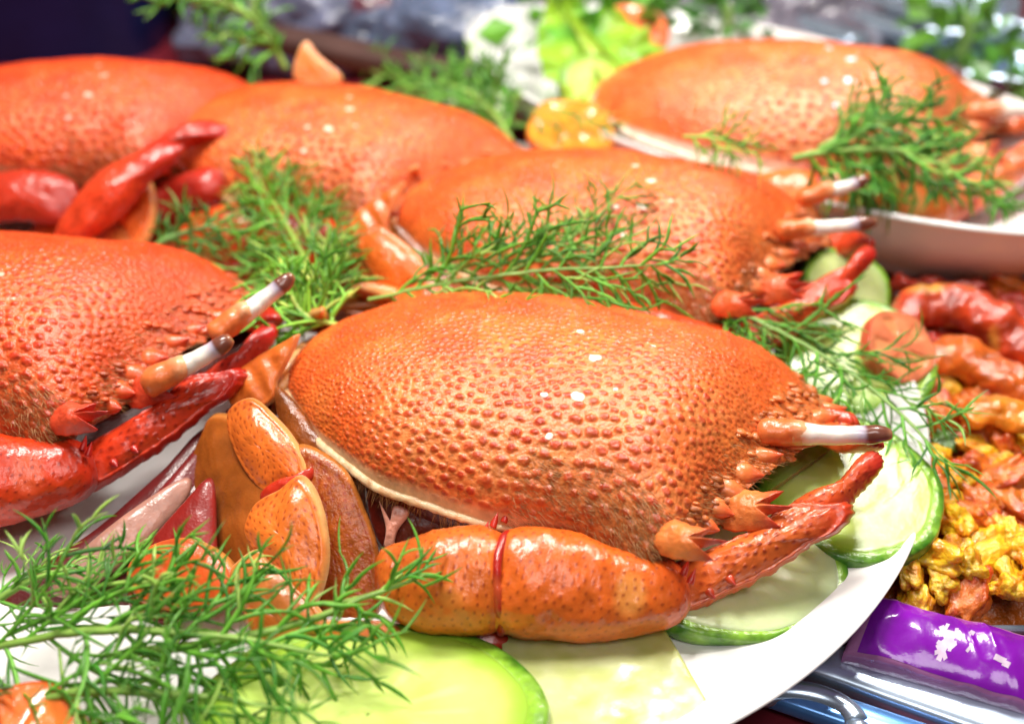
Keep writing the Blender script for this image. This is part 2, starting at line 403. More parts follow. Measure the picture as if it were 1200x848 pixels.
def eyestalk(parent, base, tip, r, seed=0):
    base = np.asarray(base, float); tip = np.asarray(tip, float); k = np.array([0, .12, .3, .5, .68, .8, .92, 1])
    path = base + (tip - base) * k[:, None] + np.array([0, 0, -.06]) * np.sin(k * np.pi)[:, None]
    hb = r * np.array([1.15, 1.1, .98, .9, .86, .9, .74, .4])
    V, t, an, nr = sweep(path, hb, hb, (0, .2, 1), 70, 24, .05)
    V = V + nr * (.018 * vn(V, 5, seed))[..., None]
    c = mixc((.80, .35, .14), (.86, .80, .72), smooth(.08, .24, t)); c = mixc(c, (.50, .44, .55), smooth(.44, .62, t))
    c = mixc(c, (.17, .055, .035), smooth(.60, .68, t)); c = mixc(c, (.34, .15, .08), smooth(.86, .99, t))
    o = mesh('eyestalk', V, grid_faces(70, 24, False, True), M['eye'], parent, c)
    d = norm(tip - base); col_p = base - d * .8 + d * np.linspace(0, 1.35, 6)[:, None]
    hb = r * np.array([1.3, 1.32, 1.3, 1.25, 1.15, 1.0])
    V, t, an, nr = sweep(col_p, hb, hb, (0, .2, 1), 26, 24, .2)
    V = V + nr * (.04 * fbm(V, 3, seed + 2))[..., None]
    mesh('eye_socket', V, grid_faces(26, 24, False, True), M['limb'], o, mixc((.74, .17, .04), (.82, .46, .24), smooth(.55, 1, t)))
    return o

def mirror_tree(o, parent):
    """the same part on the crab's other side (mesh mirrored in y)"""
    me = o.data.copy(); n = len(me.vertices); co = np.zeros(n * 3, np.float32); me.vertices.foreach_get('co', co)
    co = co.reshape(-1, 3); co[:, 1] *= -1; me.vertices.foreach_set('co', co.ravel()); me.flip_normals(); me.update()
    c = bpy.data.objects.new(o.name.split('.')[0], me); COL.objects.link(c); c.parent = parent
    for ch in list(o.children): mirror_tree(ch, c)
    return c

def build_crab():
    root = thing('frog_crab', (0, 0, 0), 'x', 'crab')
    car = build_carapace(root)
    # ---- underside: dark red body hull tapering down from the shell edge
    ss = np.concatenate([np.linspace(0, 1, 60)]); edge = np.concatenate([carapace_point(ss, -np.ones(60)), carapace_point(np.ones(30), np.linspace(-1, 1, 32)[1:-1]), carapace_point(ss[::-1], np.ones(60)), carapace_point(np.zeros(8), np.linspace(1, -1, 10)[1:-1])])
    edge[:, 2] = np.minimum(edge[:, 2], .2)
    rows = []
    for k, (sc, dz) in enumerate(((.985, .0), (.965, -.3), (.93, -.7), (.86, -1.05), (.66, -1.3), (.3, -1.4), (.02, -1.4))):
        e = edge.copy(); m = e.mean(0); e = m + (e - m) * np.array([sc, sc, 1]); e[:, 2] += dz; rows.append(e)
    R_ = catmull(np.array(rows).reshape(7, -1), 40).reshape(40, -1, 3)
    f = fbm(R_, 1.0, 3); R_ = R_ + np.array([0, 0, 1.]) * (.10 * f * np.linspace(0, 1, 40)[:, None] ** .5)[..., None]
    mesh('underside', R_, grid_faces(40, R_.shape[1], False, True), M['flesh'], root, mixc(DARKRED, (.42, .05, .015), smooth(-.2, .9, f)))
    # ---- front teeth of the shell: two three-pointed lobes and simple spines on each side, a beak in the middle
    sg, vg = np.meshgrid(np.linspace(0, 1, 90), np.linspace(-1, 0, 90), indexing='ij'); CP = carapace_point(sg, vg).reshape(-1, 3)
    CW = CP @ HROT.T + SHIFT0; dd = CW - CAM; zz = dd @ FW; CX = 600 + FPX * (dd @ RT) / zz; CY = 424 - FPX * (dd @ UP) / zz
    def surf_z(px, py, lift):
        k = np.hypot(CX - px, CY - py) < 22
        return CW[k, 2].max() + lift if k.any() else CW[np.argmin(np.hypot(CX - px, CY - py)), 2] + lift
    def lobe(px, z, n, seed):
        q = np.array(px).mean(0); z = surf_z(q[0] - 14, q[1] - 4, -.08)
        o = px_plate('shell_tooth', px, z, n, car, (.74, .20, .045), fin=.022, thick=.3, mat=M['shell'], rings=22, na=110, seed=seed, bulge=.7, pw=2.2, grad=((.56, .045, .015), -.1, .6), jag=.03)
        return o
    n_up = (-.38, -.42, .82)
    l1 = lobe([(838, 598), (846, 582), (868, 574), (890, 576), (918, 575), (900, 586), (902, 591), (928, 594), (903, 602), (900, 608), (914, 618), (884, 621), (856, 622), (842, 612)], 1.9, n_up, 1)
    l2 = lobe([(764, 634), (770, 618), (790, 609), (812, 616), (832, 620), (818, 627), (820, 631), (852, 634), (824, 641), (820, 645), (836, 657), (805, 656), (778, 650)], 1.55, n_up, 2)
    for n, (vv, l, r, dy, dz) in enumerate(((-.66, .25, .24, -.4, 0), (-.53, .32, .28, -.3, 0), (-.40, .45, .32, -.2, .05), (-.27, .35, .32, -.1, .15), (-.13, .35, .26, 0, .3), (-.02, .3, .22, .1, .4),
                                            (.14, .4, .26, .1, .3), (.30, .4, .28, .15, .3), (.44, .4, .26, .2, .25), (.58, .45, .28, .3, .1), (.72, .6, .34, .4, .1), (.86, .6, .36, .5, .05))):
        p = carapace_point(.97, vv) - np.array([.25, 0, .1])
        spine(car, p, (1, dy, dz), l + .3, r, (.74, .20, .05), (.62, .09, .025), seed=n)
    spine(car, carapace_point(.97, 0) - np.array([.2, 0, .05]), (1, 0, .1), .95, .24, (.72, .22, .07), (.5, .12, .04), name='beak', flat=.6)
    rg = np.random.default_rng(9)
    vs = []; fs = []
    for k in range(120):                                     # knobbly granules crowding the face
        vv = rg.uniform(-.8, .6); vv = vv if k % 3 else rg.uniform(-.15, .4); p = carapace_point(rg.uniform(.90, .995), vv) + np.array([.05, 0, -.02])
        Vi, Fi = ico(2); rr = rg.uniform(.045, .12); b = sum(len(x) for x in vs)
        vs.append(Vi * rr * np.array([1.9, 1, .75]) * (1 + .35 * vn(Vi, 2, k))[:, None] + p); fs.append(Fi + b)
    V = np.concatenate(vs); mesh('face_granules', V, np.concatenate(fs), M['shell'], car, mixc((.66, .17, .035), (.36, .09, .015), smooth(-.3, .6, vn(V, 2.5, 4))), kind='stuff')
    # ---- eyestalks
    nb = lp(925, 507, 2.75); nt = lp(1046, 508, 3.0)
    eyestalk(root, nb, nt, .26, 1)
    # ---- claw on the near side: arm, wrist, hand with its two fingers
    nside = norm(NCAM + np.array([0, 0, .5]))
    p, h = px_path([(440, 684, 1.25, 34), (468, 680, 1.3, 48), (510, 680, 1.3, 60), (552, 680, 1.3, 63), (578, 681, 1.3, 58), (596, 682, 1.3, 46)])
    arm = limb('claw_arm', p, h, h * .95, nside, root, (.68, .135, .014), spots=.032, seed=21, cap=.14, sep=5.6, pw=.84)
    jc = lp(592, 681, 1.3); ax = norm(lp(606, 682, 1.3) - lp(574, 678, 1.3)); e1 = norm(np.cross(ax, (0, 0, 1.))); e2 = np.cross(ax, e1); jr = 56.5 * px2cm(at(592, 681, 1.3))
    tt = np.linspace(0, 2 * np.pi, 41); ring = jc + (e1 * np.cos(tt)[:, None] + e2 * np.sin(tt)[:, None]) * jr * (1 + .02 * np.sin(3 * tt))[:, None] + ax * (.10 * np.sin(2 * tt + 1))[:, None]
    V, t_, an_, nr_ = sweep(ring, np.full(41, .10), np.full(41, .10), ax, 160, 16, .001); V = V + nr_ * (.03 * fbm(V, 3, 6))[..., None]
    mesh('joint_rim', V, grid_faces(160, 16, False, True), M['limb'], arm, mixc((.40, .012, .006), (.62, .10, .03), smooth(.2, .8, vn(V, 2, 8))))
    p, h = px_path([(574, 676, 1.3, 46), (606, 680, 1.35, 61), (660, 686, 1.3, 62), (715, 695, 1.2, 53), (762, 696, 1.15, 44), (806, 690, 1.15, 33)])
    wrist = limb('claw_wrist', p, h, h * .9, nside, arm, CLAW, spots=.036, seed=31, cap=.12, sep=5.0, pw=.84)
    nh = norm(np.array([-.12, -.55, .82]))
    hand = px_plate('claw_hand', [(768, 694), (786, 664), (820, 648), (850, 636), (880, 621), (905, 603), (928, 590), (950, 588), (970, 590), (994, 590), (998, 606), (977, 627), (955, 636), (928, 655), (882, 683), (850, 698), (822, 712), (786, 722)], 1.45, nh, root, (.68, .13, .022), thick=.55, rimcol=(.60, .06, .015), rim_w=.10, pw=2.4, spots=.06, sep=3.2, raised=1.6, jag=.06, seed=41, na=170, rings=30, grad=((.56, .045, .014), .1, .9))
    finger = px_plate('claw_finger', [(918, 606), (930, 588), (952, 575), (980, 566), (992, 553), (1004, 538), (1018, 529), (1031, 532), (1035, 545), (1022, 564), (1006, 580), (994, 594), (972, 606), (940, 616)], 2.05, nh, hand, (.68, .11, .022), thick=.42, pw=2.4, spots=.05, sep=3.6, raised=1.2, jag=.035, seed=51, na=150, rings=24, grad=((.45, .018, .012), -.2, .8))
    for k in range(7):                                      # small teeth along the lower edge of the hand
        q = k / 6; s_ = spine(hand, lp(830 + 145 * q, 692 - 82 * q - 14 * q * (1 - q), 1.25 + .45 * q), lp(1040, 760, 1.1) - lp(940, 640, 1.6), .26, .10, (.5, .05, .015), (.4, .02, .01), name='claw_tooth', seed=k)
    for k, (x, y, z) in enumerate(((577, 606, 2.0), (590, 600, 2.0), (566, 616, 1.95), (800, 662, 1.75), (808, 672, 1.7))):
        spine(arm, lp(x, y + 12, z), lp(x + 12, y - 30, z + .4) - lp(x, y, z), .35, .085, (.55, .03, .012), name='joint_spine', seed=k)
    mirror_tree(arm, root); mirror_tree(hand, root)
    # ---- tail plates behind the shell
    for k, (x, y, z, w) in enumerate(((-6.85, 0, -.1, 1.7), (-7.25, 0, -.5, 1.55), (-7.45, 0, -1.0, 1.35))):
        a = np.linspace(0, 2 * np.pi, 12, endpoint=False)
        n = norm(np.array([-.8 - .2 * k, 0, .75 - .35 * k])); u = np.array([0, 1., 0]); v_ = np.cross(n, u)
        out = np.array([x, y, z]) + u * (np.cos(a) * w)[:, None] + v_ * (np.sin(a) * .75)[:, None]
        blob('tail_plate', out, None, n, .32, M['limb'], root, (.74, .19, .035), rimcol=(.78, .40, .16), seed=60 + k, spots=.05, rim_w=.08)
    # ---- paddle legs folded beside the tail
    nl = norm(np.array([-.25, -.62, .75]))
    hip = px_plate('leg', [(268, 470), (276, 440), (300, 420), (338, 398), (352, 392), (340, 420), (326, 446), (322, 468), (300, 484), (280, 484)], 2.5, nl, root, (.70, .15, .02), thick=.22, rimcol=(.78, .42, .16), rim_w=.05, ridge=11, seed=70)
    px_plate('leg_segment', [(270, 478), (296, 466), (322, 486), (345, 512), (362, 545), (360, 566), (338, 572), (318, 582), (298, 566), (280, 538), (268, 505)], 2.3, nl, hip, (.74, .155, .018), thick=.42, pw=3.0, rimcol=(.82, .46, .16), rim_w=.045, spots=.026, seed=71)
    px_plate('leg_segment', [(292, 604), (304, 586), (330, 572), (352, 556), (370, 572), (383, 610), (387, 655), (378, 695), (362, 716), (344, 692), (328, 668), (302, 648), (288, 625)], 1.75, nl, hip, (.75, .165, .02), thick=.46, pw=3.0, rimcol=(.82, .48, .18), rim_w=.045, spots=.028, seed=72)
    px_plate('leg_tip', [(270, 672), (282, 654), (304, 642), (318, 658), (342, 672), (352, 690), (378, 716), (384, 742), (340, 748), (300, 730), (278, 705)], 1.1, nl, hip, (.68, .20, .045), thick=.4, pw=2.8, rimcol=(.80, .46, .18), rim_w=.06, seed=73)
    px_plate('leg_joint', [(306, 578), (326, 562), (350, 556), (366, 548), (366, 562), (346, 574), (326, 588), (310, 592)], 2.25, nl, hip, (.46, .025, .008), thick=.3, pw=2.4, seed=83)
    leg2 = px_plate('leg', [(322, 455), (338, 462), (370, 500), (402, 532), (418, 562), (404, 582), (378, 566), (350, 540), (328, 500)], 1.9, nl, root, BROWN * .8, mat=M['flesh'], thick=.22, seed=74)
    px_plate('leg_segment', [(352, 520), (402, 546), (428, 596), (444, 645), (446, 700), (432, 745), (388, 752), (352, 710), (344, 630), (340, 560)], .9, norm(np.array([-.1, -.7, .7])), leg2, (.34, .075, .010), mat=M['flesh'], thick=.25, pw=3, seed=75, rimcol=(.5, .17, .03), rim_w=.05, spots=.03)
    leg3 = px_plate('leg', [(254, 484), (300, 500), (334, 560), (330, 630), (318, 690), (276, 676), (246, 626), (226, 582), (224, 545), (236, 512)], 1.2, norm(np.array([-.5, -.5, .7])), root, (.34, .085, .010), thick=.35, pw=3.5, seed=76, rimcol=(.55, .20, .04), rim_w=.05)
    px_plate('leg_segment', [(150, 668), (178, 640), (222, 630), (266, 650), (286, 684), (262, 712), (210, 716), (165, 706)], .7, norm(np.array([-.2, -.5, .85])), leg3, (.70, .10, .016), thick=.4, seed=77, rimcol=(.74, .3, .06), rim_w=.05)
    leg4 = px_plate('leg', [(286, 712), (330, 722), (392, 726), (452, 728), (474, 746), (430, 772), (350, 776), (300, 752)], .55, norm(np.array([0, -.6, .8])), root, (.62, .15, .02), thick=.4, seed=78, rimcol=(.72, .36, .1), rim_w=.05)
    px_plate('leg_segment', [(470, 738), (520, 728), (580, 736), (600, 756), (560, 768), (490, 766)], .3, norm(np.array([0, -.6, .8])), leg4, (.40, .03, .01), thick=.2, seed=79)
    gap_shade = px_plate('leg', [(430, 566), (470, 584), (520, 604), (566, 612), (560, 636), (510, 640), (460, 650), (436, 620)], .9, norm(np.array([0, -.75, .6])), root, (.13, .012, .006), mat=M['flesh'], thick=.2, seed=81)  # near-black plate painting the shade in the gap under the shell
    px_plate('leg_segment', [(444, 586), (456, 610), (462, 592), (480, 600), (466, 622), (460, 644), (450, 640), (452, 618)], 1.25, norm(np.array([0, -.75, .6])), gap_shade, (.66, .30, .22), mat=M['flesh'], thick=.08, seed=82)
    for o in (hip, leg2, leg3, leg4, gap_shade): mirror_tree(o, root)
    return root
crab = build_crab()
def set_crab(o, dx, dy, dz, dyaw, label, tint=(1, 1, 1), ltint=None, scale=1., tilt=(0, 0)):
    o.location = Vector((SHIFT0 + (dx, dy, dz)) * S); o.scale = (scale,) * 3
    o.rotation_euler = rot(PF[13] + dyaw, PF[14] + tilt[0], PF[15] + tilt[1]).to_euler()
    tag(o, label, 'crab', 'cooked frog crabs laid out on the platters')
    lt = ltint or tint
    def t(x):
        x.color = (*(lt if x.name.split('_')[0] in ('claw', 'joint') or x.name.startswith('shell_tooth') else tint), 1)
        for c in x.children: t(c)
    t(o)
    return o
R = math.radians
def add_crab(*a, eyes=(), drop=(), extra=None, **k):
    c = copy_tree(crab); set_crab(c, *a, **k)
    inv = np.array((Matrix.Translation(Vector(c.location) / S) @ c.rotation_euler.to_matrix().to_4x4() @ Matrix.Scale(c.scale[0], 4)).inverted())
    loc = lambda p: np.asarray(p) @ inv[:3, :3].T + inv[:3, 3]
    kill = [ch for ch in c.children if (eyes and ch.name.startswith('eyestalk')) or any(ch.name.startswith(d) for d in drop)]
    for ch in kill:
        for g in list(ch.children): bpy.data.objects.remove(g)
        bpy.data.objects.remove(ch)
    for n, (bx, by, bz, tx, ty, tz, r) in enumerate(eyes): eyestalk(c, loc(at(bx, by, bz)), loc(at(tx, ty, tz)), r, n)
    if extra: extra(c, loc, inv)
    return c
def legs_and_shade(c, loc, inv):  # dark plates: folded legs together with painted shade beside the left crab
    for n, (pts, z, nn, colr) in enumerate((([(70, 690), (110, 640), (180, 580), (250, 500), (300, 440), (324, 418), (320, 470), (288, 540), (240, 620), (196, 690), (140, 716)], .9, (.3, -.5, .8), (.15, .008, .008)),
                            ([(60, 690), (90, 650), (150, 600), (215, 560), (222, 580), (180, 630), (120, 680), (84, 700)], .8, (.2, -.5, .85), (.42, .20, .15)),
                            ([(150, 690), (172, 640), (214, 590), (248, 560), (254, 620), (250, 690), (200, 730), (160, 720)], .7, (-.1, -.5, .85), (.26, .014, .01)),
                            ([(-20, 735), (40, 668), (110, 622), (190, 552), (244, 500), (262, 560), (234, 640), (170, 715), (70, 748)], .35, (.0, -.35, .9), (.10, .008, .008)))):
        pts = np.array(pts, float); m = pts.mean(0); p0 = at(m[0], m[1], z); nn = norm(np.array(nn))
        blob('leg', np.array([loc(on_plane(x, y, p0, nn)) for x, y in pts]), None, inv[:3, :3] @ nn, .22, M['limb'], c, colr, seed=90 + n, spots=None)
def crossed_claws(c, loc, inv):
    for n, (nm, pts, z, nn, colr, gr) in enumerate((
        ('claw_hand', [(62, 282), (78, 246), (112, 206), (150, 184), (190, 168), (215, 172), (205, 190), (176, 214), (150, 246), (112, 276), (84, 292)], 3.0, (.05, -.7, .7), (.62, .05, .012), ((.50, .02, .01), 0, .9)),
        ('claw_finger', [(150, 190), (190, 160), (235, 142), (268, 150), (262, 164), (230, 168), (200, 182), (170, 200)], 3.6, (.0, -.6, .8), (.58, .035, .012), ((.45, .015, .01), 0, .9)),
        ('claw_hand', [(150, 262), (175, 225), (215, 205), (262, 192), (292, 190), (286, 212), (262, 236), (215, 250), (175, 272)], 2.2, (-.05, -.7, .7), (.40, .02, .01), ((.50, .03, .01), 0, .9)),
        ('claw_arm', [(-30, 215), (20, 200), (70, 205), (92, 226), (74, 262), (20, 258), (-30, 262)], 2.2, (0, -.7, .7), (.52, .035, .012), ((.40, .02, .01), 0, .9)))):
        pts = np.array(pts, float); m = pts.mean(0); p0 = at(m[0], m[1], z); nn = norm(np.array(nn))
        o = blob(nm, np.array([loc(on_plane(x, y, p0, nn)) for x, y in pts]), None, inv[:3, :3] @ nn, .55, M['limb'], c, colr, pw=2.4, seed=120 + n, spots=.07, sep=3.2, raised=1.5, jag=.05, na=140, grad=gr)
def raised_tip(c, loc, inv):
    pts = np.array([(345, 92), (350, 60), (360, 49), (374, 66), (402, 92), (380, 104)], float); p0 = at(368, 80, 4.3); nn = norm(np.array([.1, -.7, .6]))
    blob('leg_tip', np.array([loc(on_plane(x, y, p0, nn)) for x, y in pts]), None, inv[:3, :3] @ nn, .3, M['limb'], c, (.74, .22, .04), rimcol=(.84, .5, .22), seed=99)
add_crab(-15.7, 2.7, .5, R(15), 'red crab cut off by the left edge, beside the largest crab', tint=(1, .58, .5), ltint=(.92, .34, .5), eyes=[(200, 436, 3.3, 272, 396, 3.9, .27), (276, 374, 3.9, 344, 322, 4.7, .26)], extra=legs_and_shade)
add_crab(-17.2, 17.0, .6, R(12), 'blurred red crab in the far top corner below the navy tub', tint=(1, .55, .5), eyes=[(250, 147, 3.6, 308, 131, 3.9, .24)], drop=('claw',), extra=crossed_claws)
add_crab(-7.6, 15.2, .2, R(-6), 'orange crab behind the dill sprig, next to the pale back cucumber slice', tint=(1, .85, .75), ltint=(.95, .5, .5), extra=raised_tip)
add_crab(2.2, 9.0, .3, R(4), 'orange crab right behind the largest crab with both eyestalks showing', tint=(1, .95, .9), ltint=(.95, .55, .6), eyes=[(938, 268, 3.3, 1028, 259, 3.5, .25), (962, 226, 3.6, 1018, 209, 4.0, .24)])
add_crab(10.4, 18.6, .3, R(6), 'blurred orange crab alone on the raised white far platter', tint=(1, 1.25, 1.8), scale=1.16, drop=('leg',))
set_crab(crab, 0, 0, 0, 0, 'largest orange crab in sharp focus with its claw along the platter front')

# ------------------------------------------------------------------ the table and the platters
TZ = -1.6
g = np.linspace(-1, 1, 121); X, Y = np.meshgrid(g, g, indexing='ij'); X = np.sign(X) * np.abs(X) ** 2 * 180; Y = np.sign(Y) * np.abs(Y) ** 2 * 180 + 20
T = np.stack([X, Y, TZ + .12 * fbm(np.stack([X, Y, X * 0], -1), .12, 3)], -1)
mesh('table', T, grid_faces(121, 121), M['cloth'], kind='structure')

def dish(name, centre, fn, prof, label, cat, n=220, m=90):
    """lathe along an oval: prof = [(scale towards the rim, z)], fn(angle) -> rim radius vector"""
    a = np.linspace(0, 2 * np.pi, n, endpoint=False); rim = np.array([fn(x) for x in a])
    p = catmull(np.array(prof, float), m)
    V = np.stack([np.concatenate([rim * k, np.full((n, 1), z)], 1) for k, z in p])
    o = mesh(name, V, grid_faces(m, n, False, True), M['china'], None, None, label=label, cat=cat); o.location = np.asarray(centre) * S
    return o
def stadium(a):
    x, y = math.cos(a) * 14.53, math.sin(a) * (14.53 if math.sin(a) < 0 else 16.5)
    return np.array([x - (15 * smooth(0.25, -0.6, math.cos(a)) if x < 4 else 0), y])
dish('platter', (-2.8, 4.6, 0), stadium, [(0, -.12), (.3, -.12), (.6, -.11), (.8, -.06), (.9, .16), (.97, .52), (.992, .66), (1.0, .68), (1.003, .62), (.99, .48), (.93, .12), (.82, -.45), (.74, -.62), (.66, -1.0), (.63, -1.55), (.5, -1.5), (0.01, -1.3)],
     'large white platter carrying the sharp crab and cucumber slices', 'platter')
ma, mi = np.array([.72, -.69]), np.array([.69, .72])
dish('platter', (10.3, 21.4, 0), lambda a: ma * 15.5 * math.cos(a) + mi * 7.7 * math.sin(a), [(0, .35), (.3, .35), (.6, .4), (.75, .75), (.9, 1.7), (.97, 2.35), (.99, 2.55), (1.0, 2.6), (1.012, 2.5), (1.005, 2.3), (.97, 1.2), (.9, .2), (.82, -.6), (.7, -1.1), (.64, -1.5), (.5, -1.45), (.01, -1.2)],
     'raised oval white platter at the back under the blurred lone crab', 'platter')

# ------------------------------------------------------------------ cucumber slices
FLESH = np.array([.42, .66, .08]); FLESH_IN = np.array([.62, .78, .20]); RIND = np.array([.035, .16, .008]); UNDER = np.array([.30, .56, .03])
def cucumber(loc, rx, ry, th, yaw, tilt, label, seed, pale=0., arc=(0, 2 * math.pi), core=.5):
    root = thing('cucumber_slice', loc, label, 'cucumber slice', 'cucumber slices on the platters')
    root.rotation_euler = (tilt[0], tilt[1], yaw)
    full = arc[1] - arc[0] > 6.2; n = 120
    a = np.linspace(*arc, n, endpoint=not full); ra = 1 + .02 * np.sin(3 * a + seed) + .012 * np.sin(7 * a + seed * 2)
    d = np.stack([np.cos(a) * rx * ra, np.sin(a) * ry * ra], -1)
    def lathe(prof, k):
        p = catmull(np.array(prof), k); return np.stack([np.concatenate([d * q, np.full((n, 1), z)], 1) for q, z in p]), p
    V, p = lathe([(.01, th), (.3, th), (.6, th), (.8, th), (.872, th - .005), (.882, th - .05), (.88, .02), (.6, 0), (.01, 0)], 60)
    rr = np.repeat(p[:, :1], n, 1); f = fbm(V, 1.6, seed); ang = np.repeat(a[None], len(p), 0)
    V[..., 2] += (.008 * f - .03 * smooth(.5, .3, rr)) * (np.arange(60) < 38)[:, None]
    c = mixc(FLESH_IN, FLESH, np.clip(smooth(.5, .9, rr) + .3 * f, 0, 1)); c = mixc(c, UNDER, smooth(.72, .93, rr) * .95)
    seedk = smooth(.55, .95, np.cos(ang * 14 + 2 * np.sin(seed + ang * 3))) * smooth(.22, .32, rr) * smooth(.62, .5, rr)
    c = mixc(c, (.82, .84, .40), seedk * .35); c = mixc(c, (.80, .82, .66), np.full(rr.shape, pale))
    mesh('flesh', V, grid_faces(60, n, False, full), M['cuke'], root, c)
    V, p = lathe([(.872, th - .014), (.93, th + .002), (.985, th - .04), (1.0, th * .75), (1.006, th * .5), (1.0, th * .25), (.98, .01), (.872, .012)], 26)
    f = fbm(V, 3, seed + 5); st = vn(np.stack([ang[:26] * 6, ang[:26] * 0, V[..., 2]], -1), 1.5, seed)
    V = V + np.concatenate([d, np.zeros((n, 1))], 1)[None] / max(rx, ry) * (.02 * f)[..., None]
    c = mixc(RIND, (.25, .48, .05), np.clip(.4 + .5 * st + .3 * f, 0, 1)); c = mixc(c, (.28, .54, .03), smooth(.975, .88, np.repeat(p[:, :1], n, 1)))
    mesh('rind', V, grid_faces(26, n, False, full), M['rind'], root, c)
    return root
cucumber(at(432, 862, .42), 3.6, 2.9, .62, R(8), (R(-8), R(3)), 'broad bright green cucumber slice under the dill at the photo bottom edge', 1)
cucumber(at(985, 575, .35), 2.35, 2.75, .5, R(20), (R(5), R(-3)), 'round cucumber slice behind the claw tip and under the eyestalk', 2)
cucumber(at(862, 676, .15), 2.7, 2.0, .55, R(14), (R(13), R(5)), 'cucumber slice trapped under the claw, its pale flesh edged by a green rim', 3, pale=.45)
cucumber(at(1000, 425, .4), 2.4, 2.2, .5, R(0), (R(18), 0), 'yellow-green cucumber slice behind the crab snout, under the right dill', 4)
cucumber(at(985, 345, .8), 1.6, 1.5, .5, R(0), (R(40), R(20)), 'pale cucumber slice on edge beside the second crab with eyestalks', 5, pale=.3)
cucumber(at(548, 140, 1.5), 1.9, 1.6, .5, R(0), (R(40), 0), 'pale cucumber slice leaning at the back between crab and dill', 6, pale=.5)
cucumber(at(705, 118, 2.2), 2.1, 1.9, .5, R(0), (R(30), R(25)), 'blurred yellow-green cucumber slice on the left end of the far platter', 7)
def lettuce():
    n = 110; u, v = np.meshgrid(np.linspace(0, 1, n), np.linspace(-1, 1, n), indexing='ij')
    a, b = at(762, 155, 2.3), at(655, 8, 4.3); ax = norm(b - a); L = np.linalg.norm(b - a); sd = norm(np.cross(ax, (0, -.5, .85))); nn = np.cross(sd, ax)
    w = 2.5 * np.sin(np.clip(u * .93 + .07, 0, 1) * np.pi) ** .6
    P = (u * L)[..., None] * ax + (v * w)[..., None] * sd
    f = fbm(P, .8, 3); ruf = np.sin(u * 34 + 3 * f) * np.abs(v) ** 3 * .28
    P = P + nn * (ruf + .25 * f + .35 * v * v)[..., None]; vein = np.exp(-(np.abs(v) / .06) ** 2) + .5 * np.exp(-((np.mod(u * 9 - np.abs(v) * 2.2, 1) - .5) / .07) ** 2)
    P = P + nn * (.05 * vein)[..., None]
    c = mixc((.30, .52, .03), (.06, .30, .02), smooth(-.3, .6, vn(P, .55, 9))); c = mixc(c, (.62, .74, .16), np.clip(vein * .6, 0, 1)); c = mixc(c, (.60, .74, .08), smooth(.55, .1, u))
    o = mesh('lettuce_leaf', np.stack([P, P - nn * .03], 0).reshape(2 * n, n, 3), grid_faces(2 * n, n), M['dill'], None, np.concatenate([c, c], 0), label='crinkled bright green lettuce leaf draped over the far platter tip', cat='lettuce'); o.location = a * S
lettuce()
# the pale lengthwise slice under the claw
def plank():
    a, b, c, d = [at(x, y, .35) for x, y in ((588, 742), (776, 730), (858, 872), (592, 880))]
    n = 60; u, v = np.meshgrid(np.linspace(0, 1, n), np.linspace(0, 1, n), indexing='ij')
    P = ((1 - u) * (1 - v))[..., None] * a + (u * (1 - v))[..., None] * b + (u * v)[..., None] * c + ((1 - u) * v)[..., None] * d
    f = fbm(P, 1.3, 4); top = P.copy(); top[..., 2] += .03 * f + .12 * np.sin(u * np.pi); bot = P.copy(); bot[..., 2] = .02
    e = np.concatenate([top, bot[::-1]], 0)
    o = thing('cucumber_strip', (0, 0, 0), 'pale translucent cucumber strip with cut straight edge below the claw wrist', 'cucumber strip')
    col = mixc((.50, .56, .18), (.60, .64, .30), smooth(-.4, .6, np.concatenate([f, f[::-1]], 0)))
    mesh('flesh', e, grid_faces(2 * n, n), M['cuke'], o, col)
    for k, vv in ((0, 0.02), (1, .98)):
        pth = np.array([top[i, int(vv * 59)] for i in range(0, 60, 4)]) * np.array([1, 1, .5]); V, t, an, nr = sweep(pth, np.full(len(pth), .09), np.full(len(pth), .12), (0, 0, 1), 60, 12)
        mesh('rind', V, grid_faces(60, 12, False, True), M['rind'], o, np.tile(RIND * 2.2, (V.size // 3, 1)))
plank()

# ------------------------------------------------------------------ tomato slices
def tomato(loc, r, th, rx, ry, label, col, seed):
    o = thing('tomato_slice', loc, label, 'tomato slice', 'tomato slices on the platters'); o.rotation_euler = (rx, ry, 0)
    n = 90; a = np.linspace(0, 2 * np.pi, n, endpoint=False); d = np.stack([np.cos(a), np.sin(a)], -1) * r * (1 + .04 * np.sin(5 * a + seed))[:, None]
    def lathe(prof, k): p = catmull(np.array(prof), k); return np.stack([np.concatenate([d * q, np.full((n, 1), z)], 1) for q, z in p]), p
    V, p = lathe([(.01, th), (.5, th), (.9, th), (.96, th - .04), (.96, .03), (.5, 0), (.01, 0)], 40); ang = np.repeat(a[None], 40, 0); rr = np.repeat(p[:, :1], n, 1)
    cav = smooth(-.1, .5, np.cos(ang * 5 + seed)) * smooth(.25, .4, rr) * smooth(.86, .74, rr) * (np.arange(40) < 22)[:, None]
    V[..., 2] -= cav * .07
    mesh('flesh', V, grid_faces(40, n, False, True), M['tomato'], o, mixc(np.asarray(col) * (1 + .2 * fbm(V, 2, seed))[..., None], np.asarray(col) * np.array([1.03, 1.35, 1.2]), cav))
    V, p = lathe([(.955, th - .02), (.985, th), (1.0, th * .5), (.985, 0), (.955, .02)], 20)
    mesh('skin', V, grid_faces(20, n, False, True), M['tomato'], o, np.tile(np.asarray(col) * np.array([.95, .55, .6]), (V.size // 3, 1)))
tomato(at(10, 912, .7), 1.75, .6, R(6), R(2), 'orange tomato slice cut off by the lower corner below the dill', (.78, .16, .03), 1)
